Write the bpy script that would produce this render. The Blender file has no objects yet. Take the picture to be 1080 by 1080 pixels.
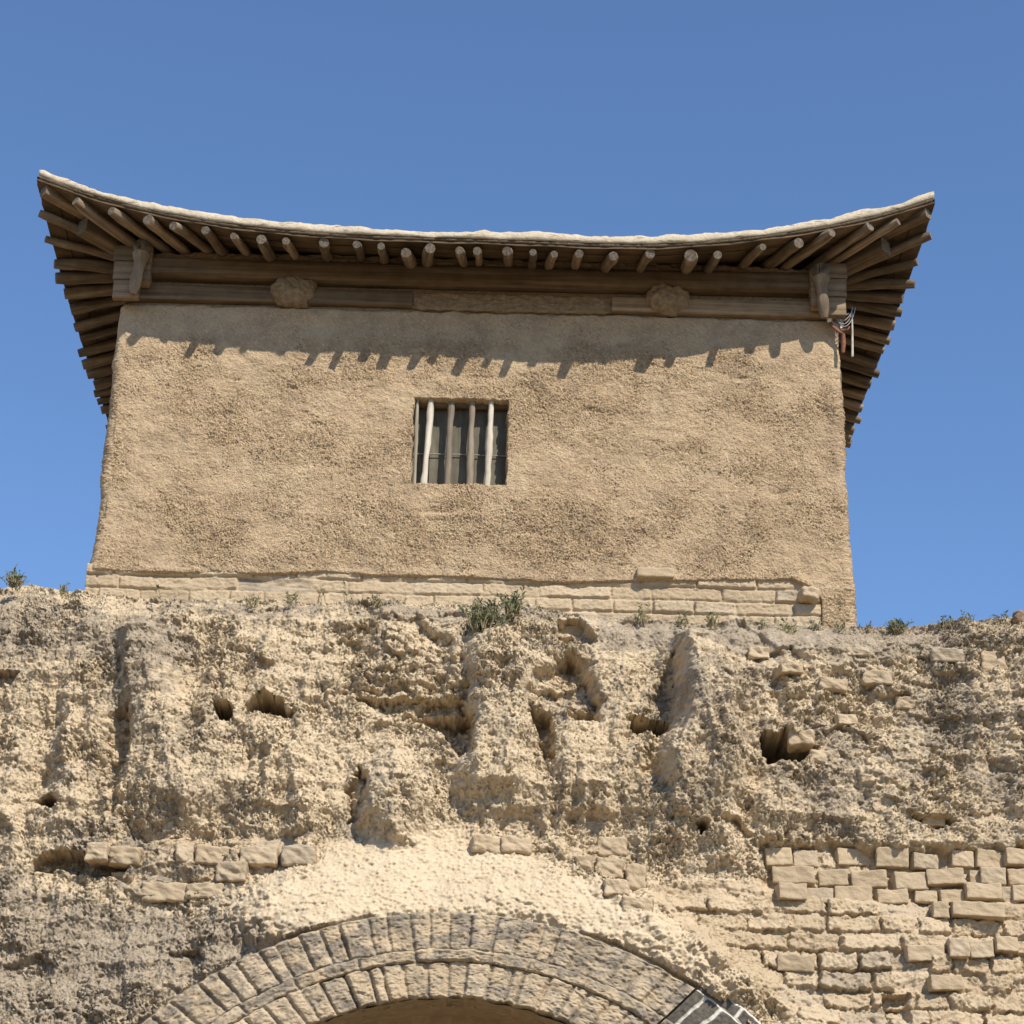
import bpy, math, random
import numpy as np
from mathutils import Vector, Matrix

SC = bpy.context.scene
COL = SC.collection
R = math.radians
random.seed(7)

# ------------------------------------------------------------------ camera
PITCH, YAW, ROLL, FPX = R(25.0), R(0.9), R(0.95), 2160.0
CAM = np.array([0.0, 0.0, 1.6])
_f = np.array([math.sin(YAW) * math.cos(PITCH), math.cos(YAW) * math.cos(PITCH), math.sin(PITCH)])
_r0 = np.array([math.cos(YAW), -math.sin(YAW), 0.0])
_u0 = np.cross(_r0, _f)
_r = _r0 * math.cos(ROLL) + _u0 * math.sin(ROLL)
_u = _u0 * math.cos(ROLL) - _r0 * math.sin(ROLL)


def at(px, py, Y):
    """the place in the world, on the upright plane at distance Y, seen at a point of the photograph"""
    d = _f * FPX + _r * (px - 540) + _u * (540 - py)
    return CAM + d * (Y / d[1])


# ------------------------------------------------------------------ noise
def perlin(x, y, seed):
    rs = np.random.RandomState(seed)
    perm = rs.permutation(256)
    ang = rs.rand(256) * 2 * np.pi
    gx, gy = np.cos(ang).astype(np.float32), np.sin(ang).astype(np.float32)
    x = np.asarray(x, np.float32); y = np.asarray(y, np.float32)
    xi = np.floor(x).astype(np.int32); yi = np.floor(y).astype(np.int32)
    xf = x - xi; yf = y - yi
    u = xf * xf * xf * (xf * (xf * 6 - 15) + 10); v = yf * yf * yf * (yf * (yf * 6 - 15) + 10)

    def g(ix, iy, dx, dy):
        h = perm[(perm[ix & 255] + iy) & 255]
        return gx[h] * dx + gy[h] * dy
    a = g(xi, yi, xf, yf); b = g(xi + 1, yi, xf - 1, yf)
    c = g(xi, yi + 1, xf, yf - 1); d = g(xi + 1, yi + 1, xf - 1, yf - 1)
    return 1.5 * (a + u * (b - a) + v * ((c + u * (d - c)) - (a + u * (b - a))))


def fbm(x, y, seed, octv=4, gain=0.5, lac=2.03):
    s = 0; a = 1.0; n = 0
    for i in range(octv):
        s = s + a * perlin(x, y, seed + i * 17); n += a
        x = x * lac + 3.7; y = y * lac + 1.9; a *= gain
    return s / n


def ridged(x, y, seed, octv=3, gain=0.5):
    s = 0; a = 1.0; n = 0
    for i in range(octv):
        s = s + a * (1 - 2 * np.abs(perlin(x, y, seed + i * 13))); n += a
        x = x * 2.1 + 5.1; y = y * 2.1 + 2.3; a *= gain
    return s / n


def hash2(ix, iy, seed):
    h = (ix.astype(np.int64) * 374761393 + iy.astype(np.int64) * 668265263 + seed * 982451653) & 0xFFFFFFFF
    h = ((h ^ (h >> 13)) * 1274126177) & 0xFFFFFFFF
    h = ((h ^ (h >> 16)) * 2246822519) & 0xFFFFFFFF
    return ((h ^ (h >> 15)) & 0xFFFFFF).astype(np.float32) / float(0xFFFFFF)


def worley(x, y, seed, jit=0.9):
    xi = np.floor(x).astype(np.int32); yi = np.floor(y).astype(np.int32)
    f1 = np.full(x.shape, 9.0, np.float32); f2 = f1.copy()
    idr = np.zeros(x.shape, np.float32); dx1 = f1 * 0; dy1 = f1 * 0
    for ox in (-1, 0, 1):
        for oy in (-1, 0, 1):
            cx = xi + ox; cy = yi + oy
            dx = (cx + .5 + jit * (hash2(cx, cy, seed) - .5)) - x
            dy = (cy + .5 + jit * (hash2(cx, cy, seed + 7) - .5)) - y
            d = np.sqrt(dx * dx + dy * dy).astype(np.float32)
            m = d < f1
            f2 = np.where(m, f1, np.minimum(f2, d))
            idr = np.where(m, hash2(cx, cy, seed + 3), idr)
            dx1 = np.where(m, dx, dx1); dy1 = np.where(m, dy, dy1)
            f1 = np.where(m, d, f1)
    return f1, f2, idr, dx1, dy1


def chunk(x, z, sx, sz, seed, ta=1.0):
    """broken facets: every clod has its own height and lean, with sharp steps between them"""
    f1, f2, r, dx, dy = worley(x / sx, z / sz, seed)
    r2 = (r * 17.31) % 1; r3 = (r * 41.77) % 1
    e = f2 - f1
    return ((r - .5) + ta * ((r2 - .5) * dx + (r3 - .32) * dy)) * (.35 + .65 * np.clip(e / .16, 0, 1)) - .22 * np.clip(1 - e / .10, 0, 1)


def flake(f, n, sharp=.72):
    """layers that break off along ragged contour lines"""
    q = f * n; k = np.floor(q); r = q - k
    t = np.clip((r - sharp) / (1 - sharp), 0, 1)
    return (k + .35 * r * (1 - t) + t) / n


def sstep(a, b, x):
    t = np.clip((x - a) / (b - a), 0, 1)
    return t * t * (3 - 2 * t)


def hash_step(r): return (r * 91.7) % 1


def bricks(x, z, ch, seed, lmin, lmax, edge=0.02, wob=0.012):
    """courses of bricks: (height 0..1 with rounded edges, random per brick, distance to the joint, tilt)"""
    zz = z + wob * perlin(x / .5, z / .5, seed + 90) + .35 * wob * perlin(x / .06, z / .06, seed + 91)
    row = np.floor(zz / ch).astype(np.int32)
    L = lmin + (lmax - lmin) * hash2(row, row * 0, seed)
    xx = x / L + 7 * hash2(row, row * 0 + 1, seed) + .18 * wob * perlin(x / .05, z / .05, seed + 92) / L
    k0 = np.floor(xx).astype(np.int32)
    # jittered joints
    j0 = k0 + .45 * (hash2(k0, row, seed + 5) - .5)
    j1 = k0 + 1 + .45 * (hash2(k0 + 1, row, seed + 5) - .5)
    left = xx < j0; right = xx > j1
    k = np.where(left, k0 - 1, np.where(right, k0 + 1, k0))
    a = k + .45 * (hash2(k, row, seed + 5) - .5); b = k + 1 + .45 * (hash2(k + 1, row, seed + 5) - .5)
    ex = np.minimum(xx - a, b - xx) * L
    fz = zz / ch - row
    ez = np.minimum(fz, 1 - fz) * ch
    e = np.minimum(ex, ez)
    # rounded corner
    q = np.sqrt(np.maximum(edge - ex, 0) ** 2 + np.maximum(edge - ez, 0) ** 2)
    hgt = sstep(edge, 0, q)
    rnd = hash2(k, row, seed + 11); r2 = hash2(k, row, seed + 12); r3 = hash2(k, row, seed + 13)
    tilt = (r2 - .5) * ((xx - a) / (b - a) - .5) + (r3 - .5) * (fz - .5)
    return hgt, rnd, e, tilt


# ------------------------------------------------------------------ object helpers
def link(o, parent=None):
    COL.objects.link(o)
    if parent is not None:
        o.parent = parent
    return o


def tag(o, label=None, cat=None, group=None, kind=None):
    if label: o['label'] = label
    if cat: o['category'] = cat
    if group: o['group'] = group
    if kind: o['kind'] = kind
    return o


def empty(name, loc=(0, 0, 0)):
    o = bpy.data.objects.new(name, None); o.location = loc; o.empty_display_size = .2
    return link(o)


def mesh_np(name, V, F, mats, parent=None, smooth=True, attrs=None, fmat=None):
    """V (n,3), F (m,4) quads"""
    me = bpy.data.meshes.new(name)
    V = np.ascontiguousarray(V, np.float32); F = np.ascontiguousarray(F, np.int32)
    k = F.shape[1]
    me.vertices.add(len(V)); me.vertices.foreach_set('co', V.ravel())
    me.loops.add(F.size); me.loops.foreach_set('vertex_index', F.ravel())
    me.polygons.add(len(F))
    me.polygons.foreach_set('loop_start', np.arange(0, F.size, k, dtype=np.int32))
    me.polygons.foreach_set('loop_total', np.full(len(F), k, np.int32))
    me.polygons.foreach_set('use_smooth', np.full(len(F), smooth, bool))
    if fmat is not None:
        me.polygons.foreach_set('material_index', np.ascontiguousarray(fmat, np.int32))
    for m in (mats if isinstance(mats, (list, tuple)) else [mats]):
        me.materials.append(m)
    me.update(calc_edges=True)
    for an, av in (attrs or {}).items():
        at_ = me.attributes.new(an, 'FLOAT', 'POINT')
        at_.data.foreach_set('value', np.ascontiguousarray(av, np.float32).ravel())
    me.validate()
    o = bpy.data.objects.new(name, me)
    if parent is not None and parent.type == 'EMPTY' and tuple(parent.location) != (0, 0, 0):
        o.location = -parent.location
    return link(o, parent)


def gridfaces(nr, nc, wrap=False):
    i = np.arange(nr * nc).reshape(nr, nc)
    a = i[:-1, :-1].ravel(); b = i[:-1, 1:].ravel(); c = i[1:, 1:].ravel(); d = i[1:, :-1].ravel()
    f = np.stack([a, b, c, d], 1)
    if wrap:
        f = np.concatenate([f, np.stack([i[:-1, -1], i[:-1, 0], i[1:, 0], i[1:, -1]], 1)])
    return f


def submesh(V, F, attrs):
    used = np.unique(F)
    remap = np.full(len(V), -1, np.int32); remap[used] = np.arange(len(used))
    return V[used], remap[F], {k: a[used] for k, a in attrs.items()}


class MB:
    """collects pieces (verts, quads/tris) into one mesh"""
    def __init__(self): self.v = []; self.f = []; self.m = []
    def add(self, vs, fs, mi=0):
        n = len(self.v); self.v += [tuple(p) for p in vs]
        self.f += [tuple(i + n for i in f) for f in fs]; self.m += [mi] * len(fs)
    def tube(self, pts, rads, seg=8, mi=0, cap=None):
        pts = [Vector(p) for p in pts]; vs = []; fs = []
        for i, p in enumerate(pts):
            d = (pts[min(i + 1, len(pts) - 1)] - pts[max(i - 1, 0)]).normalized()
            up = Vector((0, 0, 1)) if abs(d.z) < .9 else Vector((0, 1, 0))
            a = d.cross(up).normalized(); b = d.cross(a)
            for k in range(seg):
                t = 2 * math.pi * k / seg
                vs.append(p + (a * math.cos(t) + b * math.sin(t)) * rads[i])
        for i in range(len(pts) - 1):
            for k in range(seg):
                k2 = (k + 1) % seg
                fs.append((i * seg + k, i * seg + k2, (i + 1) * seg + k2, (i + 1) * seg + k))
        self.add(vs, fs, mi)
        cm = mi if cap is None else cap
        self.add([vs[k] for k in range(seg)], [tuple(range(seg))[::-1]], cm)
        o = (len(pts) - 1) * seg
        self.add([vs[o + k] for k in range(seg)], [tuple(range(seg))], cm)
    def build(self, name, mats, parent=None, smooth=True):
        me = bpy.data.meshes.new(name)
        me.from_pydata(self.v, [], self.f)
        for m in (mats if isinstance(mats, (list, tuple)) else [mats]): me.materials.append(m)
        for p, mi in zip(me.polygons, self.m):
            p.material_index = mi; p.use_smooth = smooth
        o = bpy.data.objects.new(name, me)
        if parent is not None and parent.type == 'EMPTY' and tuple(parent.location) != (0, 0, 0):
            o.location = -parent.location
        return link(o, parent)


# ------------------------------------------------------------------ materials
class NT:
    def __init__(self, name, rough=0.95, spec=0.1):
        self.m = bpy.data.materials.new(name); self.m.use_nodes = True
        self.t = self.m.node_tree; self.n = self.t.nodes
        self.b = self.n['Principled BSDF']
        self.b.inputs['Roughness'].default_value = rough
        self.b.inputs['Specular IOR Level'].default_value = spec
        self.tc = self.n.new('ShaderNodeTexCoord').outputs['Object']
    def lk(self, a, b): self.t.links.new(a, b)
    def mapping(self, scale):
        m = self.n.new('ShaderNodeMapping'); m.inputs['Scale'].default_value = scale
        self.lk(self.tc, m.inputs['Vector']); return m.outputs[0]
    def rotmap(self, ang, scale):
        a = self.n.new('ShaderNodeMapping'); a.inputs['Rotation'].default_value = (0, ang, 0)
        self.lk(self.tc, a.inputs['Vector'])
        m = self.n.new('ShaderNodeMapping'); m.inputs['Scale'].default_value = scale
        self.lk(a.outputs[0], m.inputs['Vector']); return m.outputs[0]
    def noise(self, scale, detail=5, rough=.6, vec=None, dist=0):
        n = self.n.new('ShaderNodeTexNoise'); n.inputs['Scale'].default_value = scale
        n.inputs['Detail'].default_value = detail; n.inputs['Roughness'].default_value = rough
        n.inputs['Distortion'].default_value = dist
        self.lk(vec or self.tc, n.inputs['Vector']); return n.outputs['Fac']
    def ramp(self, fac, stops):
        r = self.n.new('ShaderNodeValToRGB'); e = r.color_ramp.elements
        while len(e) < len(stops): e.new(.5)
        for el, (p, c) in zip(e, stops):
            el.position = p; el.color = (c[0], c[1], c[2], 1) if not isinstance(c, (int, float)) else (c, c, c, 1)
        self.lk(fac, r.inputs['Fac']); return r.outputs['Color']
    def mix(self, fac, a, b, mode='MIX'):
        m = self.n.new('ShaderNodeMix'); m.data_type = 'RGBA'; m.blend_type = mode
        for sock, val in ((m.inputs[0], fac), (m.inputs[6], a), (m.inputs[7], b)):
            if hasattr(val, 'is_linked'): self.lk(val, sock)
            elif isinstance(val, (int, float)): sock.default_value = val
            else: sock.default_value = (*val, 1)
        return m.outputs[2]
    def attr(self, name):
        a = self.n.new('ShaderNodeAttribute'); a.attribute_name = name; return a.outputs['Fac']
    def math(self, op, a, b=None):
        m = self.n.new('ShaderNodeMath'); m.operation = op
        for i, v in enumerate((a, b)):
            if v is None: continue
            if hasattr(v, 'is_linked'): self.lk(v, m.inputs[i])
            else: m.inputs[i].default_value = v
        return m.outputs[0]
    def objrand(self):
        return self.n.new('ShaderNodeObjectInfo').outputs['Random']
    def bump(self, h, strength=.5, dist=.01, prev=None):
        b = self.n.new('ShaderNodeBump'); b.inputs['Strength'].default_value = strength
        b.inputs['Distance'].default_value = dist
        self.lk(h, b.inputs['Height'])
        if prev is not None: self.lk(prev, b.inputs['Normal'])
        self.lk(b.outputs[0], self.b.inputs['Normal']); return b.outputs[0]
    def done(self, col):
        self.lk(col, self.b.inputs['Base Color']); return self.m


def mat_earth():
    t = NT('rammed_earth')
    n1 = t.noise(1.6, 6, .6); n2 = t.noise(14, 6, .65); n3 = t.noise(90, 4, .7)
    fresh = t.ramp(n1, [(.3, (0.495, 0.382, 0.242)), (.5, (0.580, 0.458, 0.302)), (.7, (0.645, 0.522, 0.363))])
    fresh = t.mix(.55, fresh, t.ramp(n2, [(.3, (0.431, 0.328, 0.203)), (.55, (0.592, 0.469, 0.307)), (.75, (0.711, 0.587, 0.423))]))
    pale = t.ramp(n2, [(.3, (0.580, 0.463, 0.302)), (.7, (0.711, 0.587, 0.417))])
    fresh = t.mix(t.math('MULTIPLY', t.attr('pale'), .55), fresh, pale)
    crust = t.ramp(n2, [(.3, (0.183, 0.145, 0.104)), (.5, (0.280, 0.230, 0.170)), (.72, (0.451, 0.377, 0.286))])
    cm = t.math('ADD', t.attr('crust'), t.math('MULTIPLY', t.math('SUBTRACT', n3, .5), .8))
    cm = t.ramp(cm, [(.35, 0.0), (.65, 1.0)])
    col = t.mix(cm, fresh, crust)
    n5 = t.noise(1.0, 5, .7, vec=t.mapping((70, 70, 42)), dist=.8)
    col = t.mix(.30, col, t.ramp(n3, [(.3, (0.183, 0.135, 0.082)), (.7, (0.711, 0.572, 0.406))]), 'MIX')
    col = t.mix(t.ramp(n5, [(.28, .6), (.38, 0.0)]), col, (0.205, 0.150, 0.098))  # crevice shade painted into the colour: low grain turned dark
    col = t.mix(t.ramp(n5, [(.60, 0.0), (.72, .55)]), col, (0.711, 0.593, 0.439))
    t.bump(n5, .55, .012, t.bump(t.noise(130, 5, .75), .5, .010))
    return t.done(col)


def mat_plaster():
    t = NT('straw_mud_plaster')
    n1 = t.noise(1.1, 6, .62); n2 = t.noise(11, 6, .65); n3 = t.noise(70, 4, .7, dist=1.5)
    col = t.ramp(n1, [(.3, (0.444, 0.316, 0.187)), (.5, (0.510, 0.369, 0.223)), (.7, (0.564, 0.416, 0.262))])
    col = t.mix(.5, col, t.ramp(n2, [(.3, (0.410, 0.289, 0.168)), (.7, (0.588, 0.433, 0.271))]))
    col = t.mix(.3, col, t.ramp(n3, [(.32, (0.265, 0.179, 0.102)), (.68, (0.644, 0.484, 0.315))]))
    col = t.mix(t.attr('top_tone'), col, (0.332, 0.248, 0.162))  # uneven darker tone near the wall top
    st = t.noise(1.0, 3, .6, vec=t.rotmap(-.75, (32, 60, 120)), dist=1.2)
    st2 = t.noise(1.0, 3, .6, vec=t.rotmap(.55, (36, 60, 130)), dist=1.2)
    col = t.mix(t.ramp(st, [(.53, 0.0), (.68, .75)]), col, (0.686, 0.537, 0.365))
    col = t.mix(t.ramp(st2, [(.55, 0.0), (.68, .65)]), col, (0.665, 0.517, 0.344))
    col = t.mix(t.ramp(st, [(.32, .75), (.44, 0.0)]), col, (0.221, 0.148, 0.086))
    n4 = t.noise(5, 5, .7)
    n6 = t.noise(2.2, 6, .68, dist=.6)
    col = t.mix(t.ramp(n6, [(.52, 0.0), (.68, .45)]), col, (0.659, 0.519, 0.329))
    col = t.mix(t.ramp(n4, [(.50, 0.0), (.66, .55)]), col, (0.343, 0.252, 0.168))
    t.bump(st2, .6, .009, t.bump(st, .7, .011, t.bump(t.noise(110, 5, .7, dist=1.0), .6, .012)))
    return t.done(col)


def mat_brick():
    t = NT('adobe_brick')
    n2 = t.noise(12, 6, .65); n3 = t.noise(110, 4, .7)
    br = t.ramp(t.attr('brick'), [(0, (0.398, 0.301, 0.186)), (.35, (0.478, 0.366, 0.229)), (.8, (0.558, 0.435, 0.286)), (.93, (0.497, 0.401, 0.280)), (1, (0.298, 0.251, 0.190))])
    col = t.mix(.4, br, t.ramp(n2, [(.3, (0.359, 0.268, 0.166)), (.7, (0.537, 0.425, 0.286))]))
    col = t.mix(.2, col, t.ramp(n3, [(.3, (0.219, 0.159, 0.100)), (.7, (0.597, 0.475, 0.331))]))
    cm = t.math('ADD', t.attr('crust'), t.math('MULTIPLY', t.math('SUBTRACT', n3, .5), .8))
    cm = t.ramp(cm, [(.35, 0.0), (.65, 1.0)])
    col = t.mix(cm, col, t.ramp(n2, [(.3, (0.160, 0.133, 0.100)), (.5, (0.238, 0.198, 0.150)), (.72, (0.338, 0.288, 0.220))]))
    n5 = t.noise(1.0, 5, .7, vec=t.mapping((60, 60, 60)), dist=.8)
    col = t.mix(t.ramp(n5, [(.28, .5), (.38, 0.0)]), col, (0.189, 0.138, 0.090))
    col = t.mix(t.ramp(n5, [(.62, 0.0), (.74, .45)]), col, (0.657, 0.544, 0.401))
    t.bump(n5, .5, .010, t.bump(t.noise(110, 5, .75), .5, .010))
    return t.done(col)


def mat_repair():
    t = NT('dark_brick_white_mortar')
    n2 = t.noise(40, 5, .7)
    b = t.ramp(n2, [(.3, (.06, .052, .042)), (.7, (.15, .13, .105))])
    w = t.ramp(n2, [(.3, (.5, .46, .38)), (.7, (.72, .68, .6))])
    t.bump(n2, .4, .006)
    return t.done(t.mix(t.attr('mort'), b, w))


def mat_wood(name, dark, mid, light, grain=(1.2, 28, 28), bump=.35):
    t = NT(name, .85, .15)
    v = t.mapping(grain)
    g = t.noise(1.0, 6, .65, vec=v, dist=.4); g2 = t.noise(9, 4, .6)
    col = t.ramp(g, [(.3, dark), (.5, mid), (.7, light)])
    col = t.mix(.25, col, t.ramp(g2, [(.3, dark), (.7, light)]))
    hv = t.n.new('ShaderNodeHueSaturation'); t.lk(col, hv.inputs['Color'])
    t.lk(t.math('ADD', t.math('MULTIPLY', t.objrand(), .7), .60), hv.inputs['Value'])
    t.bump(g, bump, .008)
    return t.done(hv.outputs[0])


def mat_plain(name, c1, c2, scale=30, rough=.9, bump=.3, dist=.006, spec=.1, metal=0):
    t = NT(name, rough, spec)
    n = t.noise(scale, 5, .65)
    t.b.inputs['Metallic'].default_value = metal
    if bump: t.bump(n, bump, dist)
    return t.done(t.ramp(n, [(.3, c1), (.7, c2)]))


def mat_roofmud():
    t = NT('whitened_roof_mud')
    n = t.noise(9, 6, .7); n2 = t.noise(60, 5, .7)
    col = t.ramp(n, [(.3, (0.387, 0.305, 0.196)), (.48, (0.533, 0.448, 0.320)), (.7, (0.608, 0.524, 0.392))])
    col = t.mix(.35, col, t.ramp(n2, [(.3, (0.240, 0.179, 0.111)), (.6, (0.626, 0.546, 0.409))]))
    n3 = t.noise(1.0, 4, .65, vec=t.mapping((10, 30, 60)))
    col = t.mix(t.ramp(n3, [(.33, .8), (.42, 0.0)]), col, (0.147, 0.107, 0.068))
    t.bump(n2, .6, .014)
    return t.done(col)


def mat_leaf(name, c1, c2):
    t = NT(name, .7, .2)
    n = t.noise(25, 3, .6)
    col = t.ramp(n, [(.3, c1), (.7, c2)])
    hv = t.n.new('ShaderNodeHueSaturation'); t.lk(col, hv.inputs['Color'])
    t.lk(t.math('ADD', t.math('MULTIPLY', t.objrand(), .4), .8), hv.inputs['Value'])
    m = t.done(hv.outputs[0])
    t.b.inputs['Subsurface Weight'].default_value = 0
    return m


M = dict(
    earth=mat_earth(), plaster=mat_plaster(), brick=mat_brick(), repair=mat_repair(), roofmud=mat_roofmud(),
    rafter=mat_wood('weathered_rafter_wood', (.065, .046, .028), (.165, .12, .076), (.32, .245, .168)),
    endgrain=mat_plain('grey_end_grain', (.07, .055, .04), (.25, .205, .155), 60, .9, .5),
    beam=mat_wood('eave_beam_wood', (.075, .050, .028), (.19, .133, .080), (.32, .238, .15), (.9, 30, 34)),
    board=mat_wood('roof_board_wood', (.06, .040, .023), (.145, .10, .058), (.235, .168, .10), (1.0, 9, 30)),
    pale=mat_wood('peeled_pale_wood', (.33, .28, .20), (.52, .46, .36), (.66, .60, .49), (20, 20, 1.5)),
    grey=mat_wood('grey_stick_wood', (.15, .115, .08), (.27, .215, .155), (.38, .31, .23), (20, 20, 1.5)),
    bracket=mat_wood('bracket_wood', (.11, .08, .05), (.20, .15, .10), (.30, .235, .16), (20, 20, 1.5)),
    shutter=mat_wood('window_board_wood', (.06, .054, .040), (.12, .106, .078), (.20, .178, .13), (18, 18, 1.2), .2),
    mud=mat_plain('mud_daub', (.17, .12, .072), (.33, .245, .155), 30, .95, .8, .015),
    rust=mat_plain('rusty_iron', (.12, .05, .03), (.26, .12, .075), 60, .8, .3, .003),
    conduit=mat_plain('old_white_tube', (.30, .28, .24), (.52, .49, .43), 30, .6, .2),
    wire=mat_plain('grey_cable_sheath', (.22, .21, .20), (.38, .36, .34), 40, .6, 0),
    white=mat_plain('white_porcelain', (.62, .60, .55), (.75, .73, .68), 30, .4, 0, spec=.4),
    leafg=mat_leaf('grey_green_leaf', (.085, .10, .045), (.17, .18, .085)),
    leafy=mat_leaf('yellow_green_leaf', (.14, .14, .055), (.27, .25, .11)),
    leafd=mat_leaf('dusty_green_leaf', (.09, .10, .055), (.19, .19, .11)),
    stem=mat_plain('dry_stem', (.16, .13, .07), (.33, .27, .16), 50, .9, 0),
    reed=mat_plain('dark_reed_mat', (.06, .045, .03), (.17, .13, .085), 70, .95, .6, .01),
    stone=mat_plain('reddish_stone', (.17, .11, .075), (.32, .23, .16), 40, .9, .5, .01),
    sand=mat_plain('sandy_ground_soil', (.19, .14, .085), (.28, .21, .132), 3, .95, .5, .02),
)

# ------------------------------------------------------------------ the eroded wall
_zk = [-1, 0, 3.4, 3.95, 4.55, 5.2, 6.2, 6.9, 7.15, 7.6]
_yk = [11.95, 12.0, 12.36, 12.44, 12.60, 12.78, 13.02, 13.21, 13.32, 13.42]


def yb(z): return np.interp(z, _zk, _yk)


def W(px, py):
    Y = 12.5
    for _ in range(12):
        p = at(px, py, Y); Y = float(yb(p[2]))
    return p[0], p[2]


_top_px = [(-700, 596), (-60, 612), (0, 613), (30, 608), (60, 617), (95, 620), (150, 626), (250, 630), (345, 633), (400, 632), (480, 632), (560, 636),
           (600, 643), (640, 652), (760, 657), (860, 661), (903, 664), (940, 662), (990, 657), (1035, 652), (1080, 650), (1200, 650), (1800, 660)]
_tx = []; _tz = []
for a, b in _top_px:
    p = at(a, b, 13.40); _tx.append(p[0]); _tz.append(p[2])


def ztop(x): return np.interp(x, _tx, _tz)


FA = 12.24                                # front of the arch
AX, _, _ = at(474, 1053, FA)            # axis of the gateway arch
ZC = [at(474, y, FA)[2] for y in (1053, 1016, 1003, 963)]   # underside, ring, flat course, outer edge
RC = [1.90, 2.23, 2.34, 2.68]


def pline(X, Z, pts):
    """distance to a line of photograph points and the share of the way along it"""
    P = [W(*p) for p in pts]
    best = np.full(X.shape, 99.0, np.float32); tt = np.zeros(X.shape, np.float32)
    n = len(P) - 1
    for i in range(n):
        ax, az = P[i]; bx, bz = P[i + 1]
        dx, dz = bx - ax, bz - az
        t = np.clip(((X - ax) * dx + (Z - az) * dz) / (dx * dx + dz * dz), 0, 1)
        d = np.hypot(X - ax - t * dx, Z - az - t * dz)
        m = d < best
        best = np.where(m, d, best); tt = np.where(m, (i + t) / n, tt)
    return best, tt


def poly(X, Z, pts):
    """signed distance (inside positive) to a polygon of photograph points"""
    P = [W(*p) for p in pts]
    d = np.full(X.shape, 99.0, np.float32); ins = np.zeros(X.shape, bool)
    for i in range(len(P)):
        ax, az = P[i]; bx, bz = P[(i + 1) % len(P)]
        dx, dz = bx - ax, bz - az
        t = np.clip(((X - ax) * dx + (Z - az) * dz) / (dx * dx + dz * dz + 1e-9), 0, 1)
        d = np.minimum(d, np.hypot(X - ax - t * dx, Z - az - t * dz))
        c = ((az > Z) != (bz > Z)) & (X < (bx - ax) * (Z - az) / ((bz - az) if abs(bz - az) > 1e-9 else 1e-9) + ax)
        ins ^= c
    return np.where(ins, d, -d)


def ell(X, Z, px, py, rx, ry):
    x, z = W(px, py); s = 1 / 168.0
    return np.sqrt(((X - x) / (rx * s)) ** 2 + ((Z - z) / (ry * s)) ** 2)


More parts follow.
